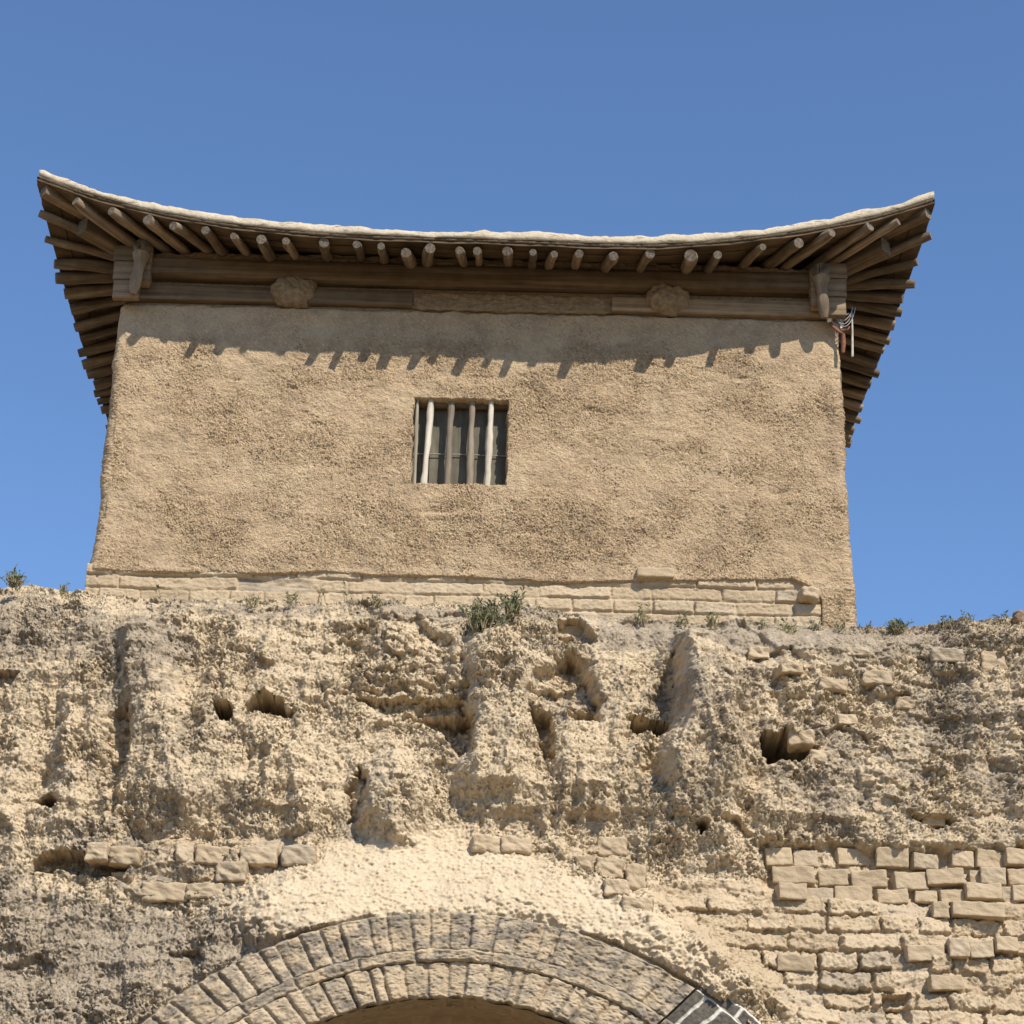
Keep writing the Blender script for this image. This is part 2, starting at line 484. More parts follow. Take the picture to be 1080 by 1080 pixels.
def build_wall():
    dx = .0064
    xs = np.concatenate([np.linspace(-11, -4.2, 70, endpoint=False), np.arange(-4.2, 4.2, dx), np.linspace(4.2, 11, 70)])
    nc = len(xs)
    vs_low = np.linspace(0, 3.45, 60, endpoint=False)
    nf = 600
    v = np.linspace(0, 1, nf)
    zt = ztop(xs) + .035 * fbm(xs / .35, xs * 0, 5, 4)
    Zf = 3.45 + (zt[None, :] - 3.45) * v[:, None]
    Zl = np.repeat(vs_low[:, None], nc, 1)
    Z = np.concatenate([Zl, Zf]).astype(np.float32)
    X = np.repeat(xs[None, :], len(Z), 0).astype(np.float32)
    up = np.concatenate([np.zeros(len(vs_low)), v])[:, None].astype(np.float32)   # share of the height
    # warped copies for ragged outlines
    wx = fbm(X / .22, Z / .22, 11, 4); wz = fbm(X / .22, Z / .22, 31, 4)
    Xw = X + .045 * wx; Zw = Z + .045 * wz
    fx = fbm(X / .05, Z / .05, 51, 2); fz = fbm(X / .05, Z / .05, 61, 2)
    Xe = X + .02 * wx + .010 * fx; Ze = Z + .02 * wz + .010 * fz

    # ---- masks
    scree = poly(Xw, Zw, [(468, 872), (520, 890), (575, 915), (650, 958), (720, 1002), (765, 1050), (640, 1010), (560, 985), (470, 978), (380, 990), (310, 1010),
                          (265, 975), (300, 935), (350, 905), (420, 885)])
    scree_m = sstep(-.20, .12, scree + .10 * wx + .05 * fx)
    bw = poly(Xw, Zw, [(790, 893), (850, 885), (960, 893), (1300, 885), (1300, 1200), (900, 1130), (800, 1060), (730, 1010), (690, 965), (680, 930), (760, 930), (800, 925)])
    bw_m = sstep(-.03, .07, bw + .05 * fbm(X / .14, Z / .10, 71, 3))
    b2 = np.maximum(np.maximum(poly(Xw, Zw, [(625, 888), (668, 880), (678, 930), (640, 935), (600, 905)]),
                               poly(Xw, Zw, [(500, 882), (575, 888), (575, 905), (510, 905)])),
                    poly(Xw, Zw, [(88, 890), (330, 880), (322, 908), (240, 940), (150, 950), (85, 915)]))
    b2_m = sstep(-.015, .03, b2) * (1 - scree_m * .8)
    smoothm = scree_m
    rub = sstep(-.15, .15, poly(Xw, Zw, [(770, 680), (1300, 650), (1300, 880), (960, 885), (840, 880), (780, 780)]))

    # ---- broad form
    h = .085 * fbm(X / 1.3, Z / 1.0, 101, 3)
    h += .09 * fbm(X / .42 + .3 * wx, Z / .5, 141, 3) * (1 - .75 * smoothm) * (1 - .6 * bw_m)
    # runnels worn down the face
    fl = ridged(Xw / .30, Zw / 1.5, 171, 2)
    flm = np.clip(.35 + sstep(-.3, .5, poly(Xw, Zw, [(60, 690), (330, 700), (330, 890), (60, 890)])) * .75
                  + .5 * sstep(-.3, .4, poly(Xw, Zw, [(480, 690), (900, 690), (860, 880), (500, 880)])), 0, 1) * (1 + .0 * X)
    h += .12 * fl * flm * (1 - scree_m) * (1 - bw_m) * (1 - b2_m)
    # swelling left by the scree over the arch
    h += sstep(-.22, .10, scree) * (.03 + .30 * sstep(0, 1, (5.35 - Z) / .75))
    near_arch = np.hypot(X - AX, Z - (ZC[3] - RC[3]))
    h += .20 * sstep(RC[3] + .75, RC[3] + .05, near_arch) * (1 - scree_m)
    h = np.where(Z < 4.9, h * 1, h)

    hollow = np.zeros(X.shape, np.float32)

    def bump(px, py, rx, ry, amp, p=1.0):
        nonlocal h
        h = h + amp * np.exp(-ell(Xw, Zw, px, py, rx, ry) ** (2 * p))

    def ridge(pts, w0, w1, amp, p=1.0):
        nonlocal h
        d, t = pline(Xw, Zw, pts)
        w = (w0 + (w1 - w0) * t) / 168
        h = h + amp * np.exp(-(d / w) ** (2 * p)) * sstep(0, .12, t + .1) * (1 - .9 * sstep(.55, 1, t))

    def cut(pts, depth, soft=.012, slope=0.0, fine=True, hx=0.0):
        """hollow with a ragged edge; slope > 0: shallow at the foot, deep at the top"""
        nonlocal h, hollow
        big = depth > .1 and depth < .42 and soft > .0099
        XX, ZZ = (Xe + .028 * wx + .018 * fz, Ze + .028 * wz - .018 * fx) if big else (Xe, Ze)
        d = poly(XX, ZZ, pts); m = sstep(-soft, soft, d)
        if slope:
            zz = [W(*p)[1] for p in pts]; lo, hi = min(zz), max(zz)
            m = m * (1 - slope + slope * np.clip((Z - lo) / (hi - lo), 0, 1))
        if hx:
            xx = [W(*p)[0] for p in pts]
            m = m * (1 - hx + hx * np.clip((X - min(xx)) / (max(xx) - min(xx)) * 1.6, 0, 1))
        h = h - depth * m
        hollow = np.maximum(hollow, sstep(-.03, .01, d) * min(1, depth / .15))

    # tongues, ribs and mounds
    ridge([(522, 690), (530, 760), (522, 830), (512, 862)], 28, 44, .23, 2)
    ridge([(598, 772), (606, 830), (610, 880)], 20, 40, .14, 1.5)
    ridge([(735, 690), (748, 745), (744, 800), (735, 850), (722, 925)], 28, 52, .34, 2.4)
    ridge([(712, 790), (690, 870), (676, 930)], 20, 34, .09)
    ridge([(830, 830), (835, 885)], 16, 26, .07)
    bump(418, 845, 42, 52, .26, 2.2)
    bump(300, 800, 70, 55, .06)
    ridge([(152, 680), (165, 760), (178, 850), (182, 900)], 24, 38, .20, 2)
    ridge([(218, 770), (236, 870)], 18, 34, .07)
    ridge([(100, 740), (98, 850)], 14, 20, .07)
    bump(60, 700, 60, 50, .06)
    bump(870, 705, 60, 28, .05)
    bump(460, 705, 60, 22, .05)
    bump(1040, 690, 60, 50, .06)
    bump(400, 680, 50, 20, .05)
    bump(250, 680, 60, 22, .04)
    ridge([(330, 850), (318, 880)], 14, 22, .09, 1.6)
    ridge([(80, 770), (76, 860)], 12, 16, .08, 1.5)
    ridge([(262, 830), (270, 890)], 14, 22, .08, 1.5)
    ridge([(812, 815), (808, 880)], 14, 20, .08, 1.5)
    bump(560, 700, 24, 40, .07, 1.5)
    bump(650, 700, 26, 40, .07, 1.5)
    bump(640, 830, 30, 40, .06, 1.5)
    bump(190, 905, 120, 18, .06, 2)
    # diagonal lip on the sandy slope
    ridge([(575, 893), (600, 905), (640, 940), (690, 985), (735, 1022)], 10, 14, .055, 1.5)
    # grey weathered shoulder below the tower, right of the middle
    h += .05 * sstep(.1, .95, up) * sstep(.3, .7, X) * 0
    # hollows with a roof
    cut([(556, 738), (564, 714), (582, 704), (600, 688), (614, 700), (626, 718), (632, 742), (629, 762), (606, 766), (588, 750)], .30, .035, .55, hx=.92)
    cut([(590, 752), (622, 748), (632, 762), (600, 766)], .16, .012)
    cut([(585, 650), (612, 645), (628, 678), (606, 682), (590, 668)], .26, .014, .5)
    cut([(432, 752), (496, 752), (499, 800), (484, 800), (462, 775)], .36, .012, .4, hx=.6)
    cut([(372, 738), (490, 740), (494, 752), (400, 752)], .13, .010, .3)
    cut([(366, 676), (384, 664), (402, 654), (436, 650), (452, 664), (474, 678), (488, 700), (499, 712), (495, 738), (440, 730), (385, 736)], .13, .05, .8, hx=.75)
    cut([(478, 640), (500, 652), (470, 660), (440, 652)], .05, .012, .5)
    cut([(662, 758), (704, 759), (705, 775), (666, 776)], .75, .008)
    cut([(676, 758), (710, 690), (716, 730), (706, 780), (694, 812), (672, 830), (690, 775)], .11, .03, .2)
    cut([(802, 775), (826, 776), (828, 770), (834, 778), (862, 790), (846, 804), (806, 811)], .60, .008)
    cut([(228, 746), (240, 744), (248, 752), (244, 763), (232, 764), (226, 756)], .60, .007)
    cut([(259, 752), (268, 738), (282, 734), (298, 740), (303, 750), (316, 752), (312, 755), (262, 755)], .55, .007)
    cut([(38, 846), (52, 838), (68, 850), (56, 854)], .45, .008)
    cut([(731, 876), (740, 874), (745, 882), (738, 887)], .45, .006)
    cut([(755, 872), (778, 867), (792, 886), (770, 892)], .10, .010, .6)
    cut([(958, 860), (1000, 858), (1014, 866), (985, 876)], .30, .009, .5)
    cut([(562, 752), (578, 756), (586, 782), (576, 808), (568, 790)], .18, .012)
    cut([(572, 800), (586, 800), (584, 808), (574, 808)], .20, .008)
    cut([(0, 706), (22, 712), (12, 726), (-10, 722)], .12, .012, .5)
    cut([(46, 898), (90, 904), (138, 912), (128, 928), (80, 922), (30, 915)], .20, .010, .4)
    cut([(118, 760), (140, 748), (136, 800), (126, 840), (118, 866), (114, 820)], .11, .03)
    cut([(366, 838), (380, 812), (392, 830), (382, 866), (366, 870)], .15, .018)
    cut([(780, 645), (822, 690), (800, 700), (785, 690)], .05, .014, .4)
    cut([(318, 742), (360, 728), (420, 730), (400, 740), (350, 746)], .05, .012, .5)
    cut([(350, 665), (382, 660), (395, 668), (370, 676)], .05, .010, .4)
    cut([(812, 690), (834, 682), (846, 696), (820, 704)], .06, .010, .4)
    cut([(180, 1012), (214, 1008), (222, 1022), (196, 1032)], .10, .012, .4)
    cut([(8, 1020), (40, 1005), (60, 1020), (30, 1040)], .08, .014, .5)
    cut([(930, 1052), (958, 1050), (956, 1078), (935, 1078)], .09, .010)
    # ---- small strata ledges
    st = np.abs(((Zw + .03 * fbm(X / .5, Z / .5, 211, 2)) / .16) % 1.0 - .5) * 2
    h += .030 * (st ** 2 - .3) * sstep(.0, .4, fbm(X / .8, Z / .6, 221, 2) + .15) * (1 - scree_m) * (1 - bw_m)
    amp = (1 - .82 * np.clip(1.25 * scree_m - .25, 0, 1)) * (1 - .62 * bw_m) * (1 - .45 * b2_m) * (1 - .1 * hollow)
    rough = (.28 + .70 * sstep(-.30, .40, fbm(X / .50, Z / .60, 331, 3))) * (1 - .1 * hollow)
    amp = amp * (1 - .55 * sstep(.84, .93, up) * sstep(.4, .9, X) * sstep(3.0, 2.2, X))
    Xc = X + .05 * wx + .016 * fx; Zc = Z + .05 * wz + .016 * fz
    amp = amp * .74
    # ---- rubble stones bedded in the earth, upper right
    h += rub * amp * (.4 + .6 * rough) * .075 * chunk(Xc, Zc, .17, .085, 301)
    # ---- layers of mud flaking off, large to small, drawn out downwards by the rain
    h += amp * rough * .075 * chunk(Xc, Zc, .30, .32, 341, .8)
    fa = fbm(Xc / .20, Zc / .30, 342, 4, .55)
    h += amp * rough * .170 * flake(fa, 4.5, .80)
    fb = fbm(Xc / .085 + 1.5 * fa, Zc / .12, 343, 4, .6)
    h += amp * (.3 + .7 * rough) * .042 * flake(fb, 4.0, .72)
    fc = fbm(Xe / .040 + .8 * fb, Ze / .052, 344, 4, .65)
    h += amp * .020 * flake(fc, 3.5, .65)
    h += hollow * (.075 * chunk(Xc, Zc, .11, .07, 354) + .05 * fbm(Xe / .06, Ze / .045, 355, 4, .6))
    # scratches and rills
    rl = ridged(Xw / .060 + .6 * fa, Zw / .34, 346, 4, .6)
    h += amp * (.4 + .6 * flm) * .030 * (rl - .3)
    h += amp * .010 * fbm(X / .018, Z / .026, 371, 3, .65) + scree_m * .006 * fbm(X / .028, Z / .024, 372, 4, .65)
    # a few clods of gravel showing in patches
    gm = sstep(.05, .35, fbm(X / .30, Z / .22, 352, 3))
    h += amp * gm * .034 * chunk(Xc, Zc, .055, .042, 351)
    h += amp * rough * .030 * (ridged(Xe / .13, Ze / .16, 361, 4, .6) - .3)
    # straw and clay drawn into strands, mostly down the face
    an = 1.25 + 1.1 * fbm(X / .40, Z / .40, 364, 3)
    ca, sa = np.cos(an), np.sin(an)
    fu = (X + .03 * wx) * ca + (Z + .03 * wz) * sa; fw = -(X + .03 * wx) * sa + (Z + .03 * wz) * ca
    h += amp * (.35 + .65 * rough) * .034 * (ridged(fu / .13 + wx, fw / .050 + wz, 366, 3, .6) - .3)
    h += amp * .022 * ridged(fu / .055 + wx, fw / .020 + wz, 367, 3, .65)
    ed = fbm(fu / .16, fw / .07, 368, 4, .6)
    h += amp * rough * .070 * flake(ed, 4.0, .88)
    # pits
    f1, f2, rid, _, _ = worley(Xe / .075, Ze / .055, 376)
    h -= amp * .070 * np.clip(.36 - f1, 0, 1) / .36 * (rid > .86) * (.4 + .6 * rough)
    # grit lying on the sandy slope
    f1, f2, rid, _, _ = worley(X / .034, Z / .026, 381)
    h += scree_m * .024 * np.clip(.50 - f1, 0, 1) * (rid > .35) * (.4 + 1.2 * rid)
    h += scree_m * (.016 * fbm(X / .12, Z / .10, 391, 4, .6) + .020 * chunk(Xe, Ze, .06, .035, 396) * sstep(-.1, .4, fbm(X / .3, Z / .2, 398, 3)))
    # ---- brick courses laid bare, lower right, and patches elsewhere; mud is washed over them
    bh, br_, be, bt = bricks(X + .018 * fx + .012 * wx, Z + .018 * fz + .020 * wz, .122, 401, .19, .38, .018)
    topc = sstep(-.03, .06, poly(Xw, Zw, [(790, 884), (1300, 880), (1300, 952), (950, 955), (800, 940)]))
    mudl = -.012 + .060 * fbm(X / .40, Z / .20, 421, 4, .6) + .020 * fbm(X / .06, Z / .05, 423, 3) + .018 * chunk(Xc, Zc, .10, .08, 425) + .06 * sstep(.35, -.05, bw) 
    keep = np.where(br_ > .86, -.085, 0) * (hash_step(br_) > .35)
    bz = -.045 + bh * (.055 + .040 * br_ * (1 + 1.0 * topc)) + (.05 + .05 * topc) * bt + keep * (1 + .5 * topc) + .008 * fbm(X / .055, Z / .045, 431, 3) + .010 * chunk(Xe, Ze, .06, .045, 433) + .006 * fbm(X / .025, Z / .02, 435, 3)
    k_ = .012; dm = np.clip(.5 + .5 * (bz - mudl) / k_, 0, 1)
    bz = mudl * (1 - dm) + bz * dm
    bz = bz * (1 - topc) + topc * (-.095 + .022 * chunk(Xc, Zc, .10, .07, 436) + .012 * fbm(X / .04, Z / .04, 437, 3))
    h += bw_m * (bz - .005)
    ch, cr_, ce, ct = bricks(X + .012 * fx + .015 * wx, Z + .012 * fz + .02 * wz, .125, 451, .20, .34, .036)
    mud2 = .03 + .055 * fbm(X / .25, Z / .14, 461, 4, .6) + .02 * chunk(Xc, Zc, .10, .07, 463)
    cz = -.05 + ch * (.07 + .05 * cr_) + .06 * ct + .012 * fbm(X / .05, Z / .04, 465, 3) - .10 * (cr_ > .80)
    dm = np.clip(.5 + .5 * (cz - mud2) / .012, 0, 1)
    h += b2_m * (mud2 * (1 - dm) + cz * dm)

    # rounded brow at the top, flat foot of the mesh below
    h -= .16 * sstep(.90, 1.0, up) ** 2
    side = sstep(4.6, 4.2, np.abs(X))
    # the arch ring's seat: keep the face behind the ring
    Y = yb(Z) - h
    inring = (near_arch < RC[3] + .03) & (Z > 1.9)
    Y = np.where(near_arch < RC[3] + .03, np.maximum(Y, FA + .06), Y)
    gx_ = np.gradient(Y, axis=1) / np.maximum(np.gradient(X, axis=1), 1e-4)
    gz_ = np.gradient(Y, axis=0) / np.maximum(np.gradient(Z, axis=0), 1e-4)
    fade = sstep(1.0, .97, up) * sstep(4.2, 4.0, np.abs(X))
    sx_ = np.clip((np.abs(gx_) - .8) / 1.5, 0, 1) * fade * sstep(0, .02, up); sz_ = np.clip((np.abs(gz_) - .9) / 1.5, 0, 1) * fade * sstep(0, .02, up)
    Xd = X + sx_ * (.030 * fbm(Y / .075, Z / .075, 481, 4, .6)); Zd = Z + sz_ * (.022 * fbm(X / .06, Y / .06, 483, 4, .6))
    # ---- crust and pale masks
    def spot(px, py, rx, ry): return np.exp(-ell(Xw, Zw, px, py, rx, ry) ** 2)
    cr = .32 + .70 * fbm(X / .42, Z / .36, 501, 5, .62) + .65 * fbm(X / .075, Z / .065, 521, 4, .65)
    for s in [(30, 660, 80, 60, .45), (150, 690, 50, 60, .5), (250, 640, 120, 18, .2), (60, 1000, 170, 75, .55), (150, 905, 120, 22, .2), (760, 672, 170, 22, .65),
              (735, 730, 40, 70, .35), (900, 680, 130, 26, .35), (1010, 780, 100, 80, .32), (860, 830, 40, 60, .30), (300, 1010, 150, 40, .45), (420, 640, 60, 15, .3),
              (530, 640, 70, 20, .3), (200, 820, 60, 60, .2), (1000, 670, 80, 30, .3), (20, 1060, 160, 60, .4)]:
        cr = cr + s[4] * spot(*s[:4])
    for s in [(340, 790, 110, 60, .4), (460, 940, 180, 40, .6), (560, 830, 60, 60, .3), (900, 980, 160, 60, .35), (620, 860, 60, 40, .25), (60, 770, 50, 30, .2)]:
        cr = cr - s[4] * spot(*s[:4])
    cr = cr + .35 * sstep(.955, 1.0, up) * (X > .4) - .30 * scree_m - .3 * bw_m
    pale = np.clip(.25 + .5 * fbm(X / .7, Z / .6, 541, 3) + .7 * scree_m + .3 * spot(330, 800, 120, 60) + .2 * bw_m, 0, 1)
    rnd = np.where(bw_m > .4, br_, cr_)
    # ---- back over the top of the wall
    nb = 70
    tb = (np.arange(1, nb + 1) / nb)[:, None]
    Yb_ = Y[-1][None, :] + 6.0 * tb ** 1.7
    Xb = np.repeat(xs[None, :], nb, 0)
    Zb = Z[-1][None, :] + sstep(0, .08, tb) * (.05 * fbm(Xb / .3, Yb_ / .3, 601, 4) + .025 * fbm(Xb / .06, Yb_ / .06, 611, 3)) + .0 * tb - .05 * sstep(0, .5, tb)
    V = np.stack([np.concatenate([Xd, Xb]), np.concatenate([Y, Yb_]), np.concatenate([Zd, Zb])], 2)
    nr = V.shape[0]
    ext = lambda a: np.concatenate([a, np.repeat(a[-1:], nb, 0)])
    attrs = {'crust': ext(cr).ravel(), 'pale': ext(pale).ravel(), 'brick': ext(rnd).ravel()}
    V = V.reshape(-1, 3)
    F = gridfaces(nr, nc)
    c = V[F].mean(1)
    rad = np.hypot(c[:, 0] - AX, c[:, 2] - (ZC[0] - RC[0]))
    hole = ((rad < RC[0] + .10) | ((np.abs(c[:, 0] - AX) < RC[0] + .10) & (c[:, 2] < ZC[0] - RC[0]))) & (c[:, 1] < 13.0)
    bmask = ext(np.maximum(bw_m, b2_m)).ravel()[F].mean(1) > .5
    global SURF
    SURF = (xs, Z, Y)
    root = empty('fortress_wall', (0, 11.2, 0))
    tag(root, 'eroded rammed earth fortress wall with bare brick courses and a brick arch', 'fortress wall')
    v1, f1_, a1 = submesh(V, F[~hole & ~bmask], attrs)
    mesh_np('earth_face', v1, f1_, M['earth'], root, attrs=a1)
    # the brickwork: one part per patch of bare bricks
    sel = F[~hole & bmask]; cc = V[sel].mean(1)
    zone = np.where(cc[:, 0] > W(685, 950)[0], 0, np.where(cc[:, 0] > W(590, 900)[0], 1, np.where(cc[:, 0] > W(420, 900)[0], 2, 3)))
    for k in range(4):
        if (zone == k).sum() < 20: continue
        v1, f1_, a1 = submesh(V, sel[zone == k], attrs)
        mesh_np('brickwork', v1, f1_, M['brick'], root, attrs=a1)
    return root


WALL = build_wall()


# ------------------------------------------------------------------ the gateway arch (parts of the wall)
def ring(name, k0, k1, t0, t1, seed, width, face, rise=.03, mat='brick', radial=False, crust=.5, mort=False, rows=None, wear=.012, off=0.0):
    """bricks set round the arch between curve k0 and curve k1, front at distance face"""
    r0, r1 = RC[k0] + off, RC[k1] + off; c0, c1 = ZC[k0] + off * 0, ZC[k1] + off * 0
    Rm = (r0 + r1) / 2
    n = int((t1 - t0) * Rm / .006); nrad = int((r1 - r0) / .006) + 2
    t = np.linspace(t0, t1, n)[None, :]; q = np.linspace(0, 1, nrad)[:, None]
    S = t * Rm + 0 * q; Q = q * (r1 - r0) + 0 * t
    wj = fbm(S / .2, Q / .2, seed, 3)
    if radial:     # soldiers: one row, joints pointing at the centre
        hgt, rnd, e, tilt = bricks(S + .012 * wj, Q * 0 + (r1 - r0) * .5 + (Q - (r1 - r0) * .5) * .98, r1 - r0, seed, width, width * 1.08, .020, .004)
    else:
        hgt, rnd, e, tilt = bricks(S, Q * 0 + (r1 - r0) * .5 + (Q - (r1 - r0) * .5) * .98, r1 - r0, seed, width, width * 1.2, .018, .004)
    worn = sstep(-.4, .4, fbm(S / .35, Q / .35, seed + 4, 3))
    gone = (rnd > .96)
    h = hgt * (rise * .5 + rise * rnd) * (.7 + .3 * worn) + .02 * tilt + wear * fbm(S / .06, Q / .06, seed + 5, 4, .6) + .02 * fbm(S / .5, Q / .5, seed + 6, 2)
    f1, f2, rid, _, _ = worley(S / .035, Q / .03, seed + 8)
    h -= wear * .9 * np.clip(.6 - f1, 0, 1) * (rid > .5)
    h = np.where(gone, h - .03, h)
    if not mort:
        h = h + .006 * chunk(S + .02 * wj, Q, .05, .045, seed + 2) + .006 * fbm(S / .022, Q / .02, seed + 1, 3)
        mud = -.034 + .034 * fbm(S / .22, Q / .16, seed + 15, 4, .6)
        dm = np.clip(.5 + .5 * (h - mud) / .008, 0, 1); h = mud * (1 - dm) + h * dm
    Xc = AX + (r0 + (r1 - r0) * q) * np.sin(t)
    Zi = c0 - r0 * (1 - np.cos(t)); Zo = c1 - r1 * (1 - np.cos(t))
    Zc = Zi + (Zo - Zi) * q
    Yc = face - h
    jag = .014 * fbm(S / .08, Q / .08, seed + 9, 3)
    # skirts at the inner and outer edge
    V = np.stack([Xc + jag * np.sin(t), Yc, Zc + jag * np.cos(t)], 2)
    lo = V[:1].copy(); lo[:, :, 1] = face + .28
    hi = V[-1:].copy(); hi[:, :, 1] = face + .28; 
    V = np.concatenate([lo, V, hi])
    ex = lambda a: np.concatenate([a[:1], a, a[-1:]])
    cr = crust + .5 * fbm(S / .22, Q / .2, seed + 7, 4, .6) + .45 * fbm(S / .085, Q / .075, seed + 3, 4, .6)
    if not mort: cr = cr + .30 * sstep(.009, .003, e + .003 * wj) * sstep(-.2, .2, fbm(S / .3, Q / .3, seed + 21, 2) + .1)
    at_ = {'brick': ex(rnd).ravel(), 'crust': ex(cr).ravel(), 'mort': ex(sstep(.012, .007, e + .004 * wj)).ravel()}
    return mesh_np(name, V.reshape(-1, 3), gridfaces(*V.shape[:2]), M[mat], WALL, attrs=at_)


TR = .575
ring('arch_ring', 0, 1, -1.45, 1.45, 701, .112, FA - .035, .024, radial=True, crust=.36, wear=.012)
ring('arch_header_course', 1, 2, -1.4, TR, 731, .30, FA - .045, .022, crust=.45)
ring('arch_hood', 2, 3, -1.4, TR, 761, .118, FA - .02, .024, radial=True, crust=.50, wear=.014)
o = ring('repaired_bricks', 2, 3, TR + .005, 1.3, 791, .125, FA - .008, .010, 'repair', radial=True, mort=True, wear=.004)
tag(o, 'dark grey arch bricks with white mortar')
ring('arch_header_course', 1, 2, TR + .005, 1.3, 795, .30, FA - .035, .020, crust=.8)
RC.append(RC[3] + .085); ZC.append(ZC[3] + .085)
o = ring('repaired_bricks', 3, 4, TR + .005, 1.3, 797, .26, FA - .004, .010, 'repair', mort=True, wear=.004)
tag(o, 'dark grey flat bricks along the arch')


def vault():
    """mud-washed vault of the passage behind the ring, and its lower inner arch"""
    V = []; n = 160
    for (Yv, dr) in ((FA, -.004), (FA + .3, .0), (FA + .55, .01), (FA + .57, -.16), (13.6, -.16), (16.8, -.16), (16.82, -2.4)):
        row = []
        r = max(RC[0] + dr, .02)
        ts = np.linspace(-math.pi / 2, math.pi / 2, n)
        xs = np.concatenate([[AX - r], AX + r * np.sin(ts), [AX + r]])
        zs = np.concatenate([[0], ZC[0] - RC[0] + r * np.cos(ts), [0]])
        w = .02 * fbm(xs / .2, zs / .2 + Yv, 811, 3)
        V.append(np.stack([xs, xs * 0 + Yv, zs + np.concatenate([[0], w[1:-1], [0]])], 1))
    V = np.array(V)
    sp = []
    for i in range(len(V) - 1):
        k = 24 if i < 4 else 8
        for j in range(k): sp.append(V[i] + (V[i + 1] - V[i]) * j / k)
    sp.append(V[-1]); V = np.array(sp)
    nn = .012 * fbm(V[:, :, 0] / .1, V[:, :, 1] / .1, 821, 3)
    V[:, 1:-1, 2] += nn[:, 1:-1]
    a = {'brick': np.full(V.shape[:2], .4).ravel(), 'crust': np.full(V.shape[:2], .5).ravel(), 'pale': np.full(V.shape[:2], .0).ravel()}
    mesh_np('arch_vault', V.reshape(-1, 3), gridfaces(*V.shape[:2]), M['earth'], WALL, attrs=a)


vault()

# ------------------------------------------------------------------ the watchtower
TX0, TX1, TY0, TY1 = float(at(110, 470, 13.5)[0]), float(at(894, 500, 13.5)[0]), 13.50, 17.8
ZW0, ZW1 = 6.65, 9.60
TOWER = empty('watchtower', ((TX0 + TX1) / 2, 15.6, 7.0))
tag(TOWER, 'mud plastered watchtower with upturned timber eaves standing on the wall', 'watchtower')

_edge_px = [(60, 600), (95, 601), (160, 604), (200, 605), (225, 602), (260, 606), (300, 605), (345, 603), (380, 606), (415, 607), (470, 608), (530, 611), (600, 615),
            (660, 612), (715, 613), (790, 613), (835, 611), (856, 620), (866, 632), (868, 648), (866, 668)]
_exy = [at(a, b, TY0) for a, b in _edge_px]
_ex = np.array([p[0] for p in _exy[:-3]] + [_exy[-3][0], _exy[-3][0] + .012, 9]); _ez = np.array([p[2] for p in _exy[:-3]] + [_exy[-3][2], 6.5, 6.5])
WX0, WZ0 = at(437, 420, TY0)[0::2]; WX1, WZ1 = at(534, 511, TY0)[0::2]
_wl = WZ0; WZ0, WZ1 = WZ1, _wl          # sill, head


